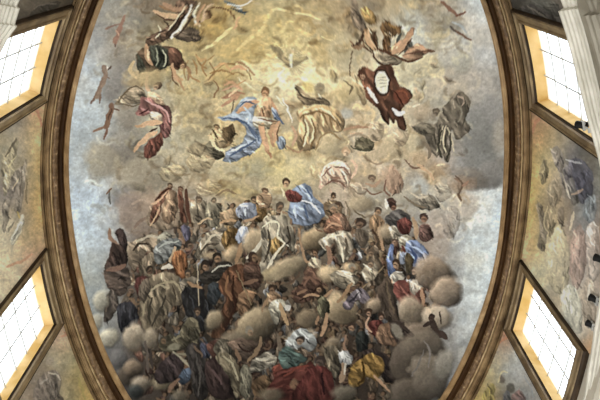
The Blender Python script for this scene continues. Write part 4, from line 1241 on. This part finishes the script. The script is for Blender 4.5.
def big_mesh(name, V, Q):
    me = bpy.data.meshes.new(name)
    V = np.ascontiguousarray(V, np.float32); Q = np.ascontiguousarray(Q, np.int32)
    me.vertices.add(len(V)); me.vertices.foreach_set('co', V.ravel())
    me.loops.add(Q.size); me.loops.foreach_set('vertex_index', Q.ravel())
    me.polygons.add(len(Q)); me.polygons.foreach_set('loop_start', np.arange(0, Q.size, 4, dtype=np.int32))
    me.update(calc_edges=True)
    me.polygons.foreach_set('use_smooth', np.ones(len(Q), bool))
    me.validate()
    return me

def grid_quads(nu, nv, wrap_u=False):
    I, J = np.meshgrid(np.arange(nu if wrap_u else nu-1), np.arange(nv-1), indexing='ij')
    a = I*nv+J; b = ((I+1) % nu)*nv+J
    return np.stack([a, b, b+1, a+1], -1).reshape(-1, 4)

def sweep(name, ths, sec, mat, parent=None, closed=True, smooth=False):
    """sec(th) -> list of 3D points of a closed section; lofted over the plan angles ths"""
    rings = [np.asarray(sec(t)) for t in ths]; n = len(rings[0]); N = len(rings)
    V = np.concatenate(rings); Fc = []
    for i in range(N if closed else N-1):
        k = (i+1) % N
        for j in range(n):
            Fc.append((i*n+j, k*n+j, k*n+(j+1) % n, i*n+(j+1) % n))
    if not closed:
        Fc.append(tuple(range(n))); Fc.append(tuple(reversed(range((N-1)*n, N*n))))
    me = mesh_from(name, V, Fc)
    bm = bmesh.new(); bm.from_mesh(me); bmesh.ops.recalc_face_normals(bm, faces=bm.faces); bm.to_mesh(me); bm.free()
    return link(name, me, mat, parent, smooth)

# ---------------------------------------------------------------- materials
def lin(h):
    c = hx(h); c = np.where(c <= .04045, c/12.92, ((c+.055)/1.055)**2.4)
    return c

def new_mat(name):
    m = bpy.data.materials.new(name); m.use_nodes = True
    nt = m.node_tree; nt.nodes.clear()
    out = nt.nodes.new('ShaderNodeOutputMaterial'); b = nt.nodes.new('ShaderNodeBsdfPrincipled')
    nt.links.new(b.outputs[0], out.inputs['Surface'])
    return m, nt, b, out

def noise_mat(name, c1, c2, scale=3.0, rough=.6, bump=.1, stretch=(1, 1, 1), c3=None, spec=.3, detail=6, lo=.35, hi=.68):
    m, nt, b, out = new_mat(name)
    tc = nt.nodes.new('ShaderNodeTexCoord'); mp = nt.nodes.new('ShaderNodeMapping')
    mp.inputs['Scale'].default_value = stretch
    nz = nt.nodes.new('ShaderNodeTexNoise'); nz.inputs['Scale'].default_value = scale; nz.inputs['Detail'].default_value = detail
    rp = nt.nodes.new('ShaderNodeValToRGB')
    rp.color_ramp.elements[0].position = lo; rp.color_ramp.elements[0].color = (*lin(c1), 1)
    rp.color_ramp.elements[1].position = hi; rp.color_ramp.elements[1].color = (*lin(c2), 1)
    if c3:
        e3 = rp.color_ramp.elements.new(min(hi+.12, .98)); e3.color = (*lin(c3), 1)
    nt.links.new(tc.outputs['Object'], mp.inputs[0]); nt.links.new(mp.outputs[0], nz.inputs['Vector'])
    nt.links.new(nz.outputs['Fac'], rp.inputs['Fac']); nt.links.new(rp.outputs['Color'], b.inputs['Base Color'])
    b.inputs['Roughness'].default_value = rough
    b.inputs['Specular IOR Level'].default_value = spec
    if bump:
        bp = nt.nodes.new('ShaderNodeBump'); bp.inputs['Strength'].default_value = bump; bp.inputs['Distance'].default_value = .03
        nt.links.new(nz.outputs['Fac'], bp.inputs['Height']); nt.links.new(bp.outputs[0], b.inputs['Normal'])
    return m

def plaster_mat(name):
    """painted lime plaster: the vertex pigment, broken up by fine brush grain"""
    m, nt, b, out = new_mat(name)
    at = nt.nodes.new('ShaderNodeVertexColor'); at.layer_name = 'pigment'
    tc = nt.nodes.new('ShaderNodeTexCoord')
    nz = nt.nodes.new('ShaderNodeTexNoise'); nz.inputs['Scale'].default_value = 9.0; nz.inputs['Detail'].default_value = 5
    mr = nt.nodes.new('ShaderNodeMapRange'); mr.inputs['From Min'].default_value = .25; mr.inputs['From Max'].default_value = .75
    mr.inputs['To Min'].default_value = .95; mr.inputs['To Max'].default_value = 1.05
    mx = nt.nodes.new('ShaderNodeVectorMath'); mx.operation = 'MULTIPLY'
    nt.links.new(tc.outputs['Object'], nz.inputs['Vector']); nt.links.new(nz.outputs['Fac'], mr.inputs['Value'])
    nt.links.new(at.outputs['Color'], mx.inputs[0]); nt.links.new(mr.outputs['Result'], mx.inputs[1])
    nt.links.new(mx.outputs[0], b.inputs['Base Color'])
    b.inputs['Roughness'].default_value = .9; b.inputs['Specular IOR Level'].default_value = .1
    bp = nt.nodes.new('ShaderNodeBump'); bp.inputs['Strength'].default_value = .06; bp.inputs['Distance'].default_value = .02
    nt.links.new(nz.outputs['Fac'], bp.inputs['Height']); nt.links.new(bp.outputs[0], b.inputs['Normal'])
    return m

M = {}
M['plaster_paint'] = plaster_mat('painted_plaster')
M['plain'] = noise_mat('plain_plaster', 'b8b0a0', 'c8c0b0', 1.2, .9, .05)
M['gilt'] = noise_mat('aged_gilt', '846844', 'b0926a', 2.6, .5, .25, c3='c4aa80', spec=.4)
M['cove'] = noise_mat('dark_brown_cove', '2e1d0d', '48311a', 1.6, .7, .15, spec=.15)  # darker brown than the bands on either side
M['carved'] = noise_mat('carved_gilt', '604a34', '8a7052', 7.5, .5, .5, c3='d8c09a', spec=.4, lo=.40, hi=.64)
M['molding'] = noise_mat('brown_molding', '765e42', 'a88e68', 2.2, .6, .2, spec=.25)
M['molding_dark'] = noise_mat('dark_molding', '58452f', '8a7250', 2.2, .65, .2, spec=.2)
M['bead'] = noise_mat('pale_gilt_bead', 'a48c64', 'd2ba92', 4, .5, .2, spec=.35)
M['frame'] = noise_mat('window_surround_marble', '6c5a44', 'a08c6a', 1.7, .55, .15, c3='b4a484', spec=.3)
M['frame_dark'] = noise_mat('window_surround_dark', '261d13', '443628', 2.0, .6, .1, spec=.2)  # dark outer line, and the shadow painted inside the edge
M['reveal'] = noise_mat('ochre_reveal', 'c8a25e', 'e8cc96', 1.3, .8, .05, spec=.15)
M['sill'] = noise_mat('pale_sill', 'd0bc90', 'e6d6b0', 1.3, .8, .05, spec=.15)
M['lead'] = noise_mat('window_bars', 'b0b0aa', 'c8c8c2', 4, .6, 0)
M['cornice'] = noise_mat('pale_stone', 'c4c0b2', 'e4e0d4', 1.6, .6, .1, stretch=(1, 1, 2.5))
M['frieze'] = noise_mat('grey_stone', '807a6c', 'a09a8c', 1.1, .7, .1, stretch=(1, 1, .4))
M['teal'] = noise_mat('teal_marble', '4c6668', '8a9c96', 1.8, .4, .05, c3='a8b4aa')
M['black'] = noise_mat('black_housing', '0c0c0d', '161617', 6, .45, 0)
M['steel'] = noise_mat('pale_bracket', 'a8a8a4', 'c4c4c0', 6, .4, 0)
mg, nt, b, out = new_mat('lamp_lens'); b.inputs['Base Color'].default_value = (.05, .05, .055, 1); b.inputs['Roughness'].default_value = .1
M['lens'] = mg
mg, nt, b, out = new_mat('window_glass')
tr = nt.nodes.new('ShaderNodeBsdfTransparent'); tr.inputs['Color'].default_value = (.97, .98, .98, 1)
tl = nt.nodes.new('ShaderNodeBsdfTranslucent'); tl.inputs['Color'].default_value = (.9, .92, .92, 1)
mx1 = nt.nodes.new('ShaderNodeMixShader'); mx1.inputs[0].default_value = .25
b.inputs['Base Color'].default_value = (.8, .85, .85, 1); b.inputs['Roughness'].default_value = .08
mx2 = nt.nodes.new('ShaderNodeMixShader'); mx2.inputs[0].default_value = .06
nt.links.new(tr.outputs[0], mx1.inputs[1]); nt.links.new(tl.outputs[0], mx1.inputs[2])
nt.links.new(mx1.outputs[0], mx2.inputs[1]); nt.links.new(b.outputs[0], mx2.inputs[2])
nt.links.new(mx2.outputs[0], out.inputs['Surface'])
M['glass'] = mg

# ---------------------------------------------------------------- paint
CANVAS = paint_canvas()
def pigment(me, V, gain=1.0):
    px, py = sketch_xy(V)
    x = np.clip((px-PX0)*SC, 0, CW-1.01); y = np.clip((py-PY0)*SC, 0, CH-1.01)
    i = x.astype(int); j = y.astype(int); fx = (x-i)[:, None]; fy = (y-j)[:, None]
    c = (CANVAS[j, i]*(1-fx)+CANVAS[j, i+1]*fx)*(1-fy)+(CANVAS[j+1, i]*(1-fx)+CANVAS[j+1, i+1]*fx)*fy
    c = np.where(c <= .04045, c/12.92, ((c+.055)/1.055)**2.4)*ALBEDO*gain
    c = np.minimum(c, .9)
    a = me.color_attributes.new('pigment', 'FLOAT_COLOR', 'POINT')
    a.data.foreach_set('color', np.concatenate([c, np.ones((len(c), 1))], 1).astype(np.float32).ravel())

# ---------------------------------------------------------------- vault and its fresco
def vault(th, n_r, lift=0.0, grow=0.0, rise=2.6):
    rr = np.linspace(0, 1, n_r)**.96
    E = oval(th, 'in'); c = np.array(IN_C)
    T = c+(E-c)[:, None, :]*(rr*(1+grow))[None, :, None]
    z = H+lift+rise*(1-rr**2)
    return np.concatenate([T, np.broadcast_to(z[None, :, None], T.shape[:2]+(1,))], -1)

F_TH = np.concatenate([np.linspace(-180, -152, 60)[:-1], np.linspace(-152, 152, 1750)[:-1], np.linspace(152, 180, 60)[:-1]])
V = vault(F_TH, 420).reshape(-1, 3)
me = big_mesh('ceiling_fresco', V, grid_quads(len(F_TH), 420, True))
pigment(me, V)
fres = link('ceiling_fresco', me, M['plaster_paint'])
tag(fres, 'huge oval ceiling fresco of robed figures on clouds under a golden glowing sky', 'fresco')

V = vault(np.arange(128)/128*360.0-180, 24, lift=.12, grow=.02).reshape(-1, 3)
shell = link('ceiling', big_mesh('ceiling', V, grid_quads(128, 24, True)), M['plain'])
sm = shell.modifiers.new('thick', 'SOLIDIFY'); sm.thickness = .35; sm.offset = 1
tag(shell, kind='structure')

# ---------------------------------------------------------------- the carved oval frame of the fresco
ring = empty('fresco_frame', (IN_C[0], IN_C[1], H-.1))
tag(ring, 'carved brown and gilt oval frame running around the great ceiling fresco', 'frame')
def ring_pt(t, h, th):
    a = oval(th, 'in'); b2 = oval(th, 'out')
    p = a+(b2-a)*t
    return (p[0], p[1], H+h)
R_TH = np.arange(360)*1.0-180
def ring_sec(prof):
    return lambda th: [ring_pt(t, h, th) for t, h in prof]
sweep('gilt_fillet', R_TH, ring_sec([(-.01, .1), (-.01, -.03), (.02, -.07), (.07, -.07), (.09, -.03), (.15, -.03), (.2, .02), (.2, .12)]), M['gilt'], ring)
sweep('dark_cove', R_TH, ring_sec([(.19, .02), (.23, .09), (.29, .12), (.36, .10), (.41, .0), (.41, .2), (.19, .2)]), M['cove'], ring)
C_TH = np.arange(2160)/6.0-180
def carve_sec(th):
    s = th*2.6
    leaf = abs(math.sin(math.radians(s*20)))
    curl = .5+.5*math.sin(math.radians(s*40+40))
    k = .055*leaf+.03*curl
    return [ring_pt(t, h, th) for t, h in [(.40, .05), (.41, -.02), (.44+.012*curl, -.05-k*.6), (.49, -.08-k), (.54, -.09-k*.9*(1-.5*curl)), (.585, -.06-k*.5), (.61, -.03), (.61, .1)]]
sweep('carved_ornament', C_TH, carve_sec, M['carved'], ring, smooth=True)
sweep('pale_bead', R_TH, ring_sec([(.605, .05), (.605, -.06), (.625, -.085), (.645, -.085), (.66, -.05), (.66, .05)]), M['bead'], ring)
sweep('brown_molding', R_TH, ring_sec([(.655, .1), (.655, -.03), (.675, -.03), (.677, .02), (.69, .02), (.692, -.05), (.72, -.09), (.755, -.10), (.758, -.03), (.775, -.03), (.777, -.08), (.80, -.08), (.803, .0), (.82, .0), (.822, -.05), (.84, -.05), (.84, .1)]), M['molding'], ring)
sweep('outer_molding', R_TH, ring_sec([(.835, .1), (.835, -.01), (.86, -.05), (.90, -.05), (.905, .0), (.925, .0), (.93, -.09), (.985, -.11), (1.01, -.09), (1.01, .1)]), M['molding_dark'], ring)

# ---------------------------------------------------------------- drum walls, windows
Z_TOP, Z_BOT = 17.85+1.6, 13.02+1.6
WIN = [dict(n='window_1', a=-140.3, b=-122.8), dict(n='window_2', a=-88.9, b=-68.3),
       dict(n='window_3', a=123.6, b=141.0), dict(n='window_4', a=69.1, b=88.5)]
INS_T = 2.25; INS_Z = .50

def wall_mesh(name, th0, th1, holes, z0, z1, off, thick):
    cuts = sorted({th0, th1, *[t for h in holes for t in h]})
    V, Fc = [], []
    def patch(a, b2, za, zb):
        n = max(2, int(abs(b2-a)/2)+1); t = np.linspace(a, b2, n); base = len(V)
        for z in (za, zb):
            for o in (off, off+thick):
                V.extend(wall_pt(t, o, z).tolist())
        q = lambda k, i: base+k*n+i
        for i in range(n-1):
            Fc.extend([(q(0, i), q(0, i+1), q(2, i+1), q(2, i)), (q(1, i+1), q(1, i), q(3, i), q(3, i+1)),
                       (q(0, i+1), q(0, i), q(1, i), q(1, i+1)), (q(2, i), q(2, i+1), q(3, i+1), q(3, i))])
        for i in (0, n-1):
            Fc.append((q(0, i), q(2, i), q(3, i), q(1, i)))
    for a, b2 in zip(cuts[:-1], cuts[1:]):
        if any(abs(a-h[0]) < 1e-6 for h in holes):
            patch(a, b2, z0, Z_BOT+.06); patch(a, b2, Z_TOP-.06, z1)
        else:
            patch(a, b2, z0, z1)
    me = mesh_from(name, V, Fc)
    bm = bmesh.new(); bm.from_mesh(me); bmesh.ops.recalc_face_normals(bm, faces=bm.faces); bm.to_mesh(me); bm.free()
    return tag(link(name, me, M['plain']), kind='structure')

hl = [(w['a']+.3, w['b']-.3) for w in WIN]
wall_mesh('wall_left', -180, 0, hl[:2], 12.4+1.6, H+.1, .05, .5)
wall_mesh('wall_right', 0, 180, hl[2:], 12.4+1.6, H+.1, .05, .5)

def mural(a, b2, label, group=None):
    nu, nv = int(abs(b2-a)*13), 200
    t = np.linspace(a, b2, nu); z = np.linspace(12.7+1.6, H-.02, nv)
    Vv = np.stack([wall_pt(t, 0.0, zz) for zz in z], 1).reshape(-1, 3)
    me = big_mesh('wall_fresco', Vv, grid_quads(nu, nv))
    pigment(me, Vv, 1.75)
    o = link('wall_fresco', me, M['plaster_paint'])
    s = o.modifiers.new('thick', 'SOLIDIFY'); s.thickness = .035; s.offset = -1
    return tag(o, label, 'fresco', 'frescoed wall fields between the drum windows')
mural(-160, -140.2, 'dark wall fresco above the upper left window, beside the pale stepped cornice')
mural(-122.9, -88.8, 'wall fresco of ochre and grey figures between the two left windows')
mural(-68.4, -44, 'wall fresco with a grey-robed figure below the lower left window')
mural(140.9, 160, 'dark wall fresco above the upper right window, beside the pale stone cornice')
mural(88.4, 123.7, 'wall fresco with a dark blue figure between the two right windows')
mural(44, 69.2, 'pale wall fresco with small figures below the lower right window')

def frame_loops(a, b2, prof, n=10):
    """closed rectangular loops on the wall, mitred at the corners; prof = (inset 0..1, off)"""
    V = []
    for ins, off in prof:
        s = 1 if b2 > a else -1
        ta, tb = a+s*INS_T*ins, b2-s*INS_T*ins; z0, z1 = Z_BOT+INS_Z*ins, Z_TOP-INS_Z*ins
        t = np.linspace(ta, tb, n)
        lo = wall_pt(t, off, z0); hi = wall_pt(t[::-1], off, z1)
        V.append(np.concatenate([lo, hi]))
    return V
def loft_loops(name, loops, mat, parent, close=False):
    n = len(loops[0]); Fc = []
    L = len(loops)
    for i in range(L if close else L-1):
        k = (i+1) % L
        for j in range(n):
            Fc.append((i*n+j, i*n+(j+1) % n, k*n+(j+1) % n, k*n+j))
    me = mesh_from(name, np.concatenate(loops), Fc)
    bm = bmesh.new(); bm.from_mesh(me); bmesh.ops.recalc_face_normals(bm, faces=bm.faces); bm.to_mesh(me); bm.free()
    return link(name, me, mat, parent)

DEPTH = .30
def window(w):
    a, b2 = w['a'], w['b']
    mid = wall_pt((a+b2)/2, 0, Z_BOT)
    r = tag(empty(w['n'], tuple(mid)), kind='structure')
    loft_loops('outer_fillet', frame_loops(a, b2, [(0, .04), (0, -.05), (.05, -.09), (.11, -.09), (.13, -.05), (.13, .04)]), M['frame_dark'], r, True)
    loft_loops('surround', frame_loops(a, b2, [(.12, .04), (.12, -.06), (.2, -.10), (.28, -.10), (.34, -.06), (.62, -.045), (.68, -.075), (.8, -.085), (.82, -.05), (.82, .04)]), M['frame'], r, True)
    loft_loops('inner_shadow_strip', frame_loops(a, b2, [(.815, .04), (.815, -.02), (.87, -.02), (.90, .02), (.97, .02), (.97, .06)]), M['frame_dark'], r, True)  # dark strip, paints in the shadow inside the surround's edge
    loft_loops('reveal', frame_loops(a, b2, [(.96, .03), (1.0, .02), (1.08, DEPTH), (1.08, DEPTH+.06), (.9, DEPTH+.06), (.9, .03)]), M['reveal'], r, True)
    s = 1 if b2 > a else -1
    ta, tb = a+s*INS_T*1.05, b2-s*INS_T*1.05; z0, z1 = Z_BOT+INS_Z*1.05, Z_TOP-INS_Z*1.05
    # glazing: one sheet of panes held by thin bars
    n = 10; t = np.linspace(ta, tb, n)
    loops = [np.concatenate([wall_pt(t, o, z0), wall_pt(t[::-1], o, z1)]) for o in (DEPTH-.01, DEPTH+.01)]
    m = len(loops[0]); Fc = [(k*m+i, k*m+i+1, k*m+m-2-i, k*m+m-1-i) for k in (0, 1) for i in range(n-1)]
    Fc += [(j, (j+1) % m, m+(j+1) % m, m+j) for j in range(m)]
    me = mesh_from('glass', np.concatenate(loops), Fc)
    link('glass', me, M['glass'], r)
    V, Fc = [], []
    def bar(p, q, wv):
        base = len(V); wv = np.array(wv)
        nrm = wall_pt((a+b2)/2, 1, 0)-wall_pt((a+b2)/2, 0, 0)
        for c in (p, q):
            for sx, so in ((-1, -1), (1, -1), (1, 1), (-1, 1)):
                V.append(c+wv*sx+nrm*so*.014)
        Fc.extend([(base+i, base+(i+1) % 4, base+4+(i+1) % 4, base+4+i) for i in range(4)]+[(base, base+3, base+2, base+1), (base+4, base+5, base+6, base+7)])
    NC, NR = 3, 5
    for i in range(1, NC):
        tt = ta+(tb-ta)*i/NC; d = wall_pt(tt+.1, 0, 0)-wall_pt(tt-.1, 0, 0); d = d/np.linalg.norm(d)*.0145
        bar(wall_pt(tt, DEPTH-.03, z0), wall_pt(tt, DEPTH-.03, z1), d)
    for j in range(1, NR):
        z = z0+(z1-z0)*j/NR; tt = np.linspace(ta, tb, 7)
        for u, v2 in zip(tt[:-1], tt[1:]):
            bar(wall_pt(u, DEPTH-.03, z), wall_pt(v2, DEPTH-.03, z), (0, 0, .0145))
    link('glazing_bars', mesh_from('glazing_bars', V, Fc), M['lead'], r)
for w in WIN:
    window(w)

# ---------------------------------------------------------------- stone cornice under the drum
CZ = 12.75+1.6
D_RIGHT = [(40, -.05), (80, -.03), (86, .05), (95, .12), (101, .12), (112, .2), (124.6, .31), (128.5, .42), (132.7, .51), (138, .55), (145.05, .55), (145.1, .44), (150, .46), (180, .46)]
D_LEFT = [(40, -.05), (90, .1), (120, .28), (138.5, .35), (140.4, .41), (142.1, .49), (142.15, .44), (144.0, .42), (144.05, .36), (150, .38), (180, .38)]
def corn_d(th):
    t = np.array(D_LEFT if th < 0 else D_RIGHT)
    return float(np.interp(abs(th), t[:, 0], t[:, 1]))
CORN_PROF = [(0, .02), (0, -.04), (.02, -.05), (.045, -.05), (.05, -.10), (.05, -.14), (.09, -.15), (.095, -.23), (.13, -.25), (.135, -.31), (.17, -.31), (.175, -.40), (.20, -.43), (1.0, -.43), (1.0, .02)]
def corn_sec(th):
    d = corn_d(th)
    return [wall_pt(th, min(-d+u, .5), CZ+z) for u, z in CORN_PROF]
def breaks(s):
    t = list(np.arange(0, 180.1, 2.0))+[142.09, 142.16, 143.99, 144.06, 145.04, 145.11]
    return [s*x for x in sorted(t)]
tag(sweep('trim_1', breaks(-1), corn_sec, M['cornice'], None, closed=False), kind='structure')
tag(sweep('trim_2', breaks(1), corn_sec, M['cornice'], None, closed=False), kind='structure')
def frieze_sec(th):
    d = corn_d(th)
    return [wall_pt(th, min(-d+.20, .4), CZ-.42), wall_pt(th, min(-d+.20, .4), CZ-7.5), wall_pt(th, 1.0, CZ-7.5), wall_pt(th, 1.0, CZ-.42)]
tag(sweep('trim_3', [-x for x in np.arange(0, 180.1, 2)], frieze_sec, M['frieze'], None, closed=False), kind='structure')
tag(sweep('trim_4', list(np.arange(95, 180.1, 2)), frieze_sec, M['frieze'], None, closed=False), kind='structure')
tag(sweep('trim_5', list(np.arange(0, 95.1, 2)), frieze_sec, M['teal'], None, closed=False), kind='structure')

# a second, smaller moulding with a break lower down the grey stone
def low_sec(th):
    d = corn_d(th)-.06
    return [wall_pt(th, min(-d+u, .5), CZ-.98+z) for u, z in [(0, 0), (0, -.10), (.04, -.13), (.04, -.24), (.10, -.28), (.10, -.36), (.8, -.36), (.8, 0)]]
tag(sweep('trim_6', [t for t in breaks(1) if 110 < t < 165], low_sec, M['frieze'], None, closed=False), kind='structure')
tag(sweep('trim_7', [t for t in breaks(-1) if -165 < t < -110], low_sec, M['frieze'], None, closed=False), kind='structure')

# ---------------------------------------------------------------- black spotlights on the cornice
def lathe(name, prof, mat, parent, n=24, axis=None, loc=(0, 0, 0)):
    V, Fc = [], []
    for r, z in prof:
        for i in range(n):
            a = 2*math.pi*i/n; V.append((r*math.cos(a), r*math.sin(a), z))
    k = len(prof)
    for j in range(k-1):
        for i in range(n):
            Fc.append((j*n+i, j*n+(i+1) % n, (j+1)*n+(i+1) % n, (j+1)*n+i))
    Fc.append(tuple(reversed(range(n)))); Fc.append(tuple(range((k-1)*n, k*n)))
    me = mesh_from(name, V, Fc)
    if axis is not None:
        me.transform(Matrix.Translation(Vector(loc)) @ Vector((0, 0, 1)).rotation_difference(Vector(axis)).to_matrix().to_4x4())
    return link(name, me, mat, parent)

def box_mesh(V, Fc, c, hx_, ax):
    base = len(V)
    for sx in (-1, 1):
        for sy in (-1, 1):
            for sz in (-1, 1):
                V.append(tuple(np.array(c)+ax[0]*hx_[0]*sx+ax[1]*hx_[1]*sy+ax[2]*hx_[2]*sz))
    for f in ((0, 1, 3, 2), (4, 6, 7, 5), (0, 4, 5, 1), (2, 3, 7, 6), (0, 2, 6, 4), (1, 5, 7, 3)):
        Fc.append(tuple(base+i for i in f))

def spotlight(th, off, z, label, size=1.0, up=.55, high=.30):
    p = wall_pt(th, off, z); n3 = wall_pt(th, 1, 0)-wall_pt(th, 0, 0); tng = np.array([-n3[1], n3[0], 0])
    r = tag(empty('spotlight', tuple(p)), label, 'spotlight', 'black spotlights along the cornice')
    R_ = .085*size; aim = -n3*(1-up)+np.array([0, 0, 1])*up; aim /= np.linalg.norm(aim)
    c = p+np.array([0, 0, high])
    prof = [(R_*.55, -.13*size), (R_*.85, -.12*size), (R_*.85, -.07*size), (R_*.97, -.065*size), (R_*.97, .09*size), (R_*1.08, .095*size), (R_*1.08, .13*size), (R_*.95, .13*size), (R_*.92, .10*size)]
    lathe('housing', prof, M['black'], r, axis=aim, loc=tuple(c))
    lathe('lens', [(R_*.90, .105*size), (R_*.90, .112*size), (R_*.5, .122*size)], M['lens'], r, axis=aim, loc=tuple(c))
    V, Fc = [], []
    ax = (tng, np.array([0, 0, 1.]), -n3)
    for s in (-1, 1):
        box_mesh(V, Fc, c+tng*s*(R_*1.12)-np.array([0, 0, R_*.5]), (.008, R_*.75, .018), ax)
    box_mesh(V, Fc, c-np.array([0, 0, R_*1.3]), (R_*1.2, .012, .03), ax)
    link('yoke', mesh_from('yoke', V, Fc), M['steel'], r)
    V, Fc = [], []
    box_mesh(V, Fc, p+np.array([0, 0, .012]), (.05, .012, .05), ax)
    hs = (high-R_*1.3)/2
    box_mesh(V, Fc, p+np.array([0, 0, hs]), (.014, hs, .014), ax)
    link('mount', mesh_from('mount', V, Fc), M['steel'], r)
SPOTS = [(129.8, -.44, .95, .42, 'black spotlight standing on the pale cornice at the foot of the upper right window'),
         (107.6, -.08, 1.0, .30, 'black spotlight on the cornice below the dark blue painted figure, nearest the upper right window'),
         (99.6, -.06, 1.0, .30, 'round black spotlight on the cornice, middle of the three below the right wall fresco'),
         (94.4, -.06, .9, .26, 'black spotlight on the cornice nearest the corner of the lower right window')]
for th, off, size, high, lb in SPOTS:
    spotlight(th, off, CZ+.02, lb, size, high=high)
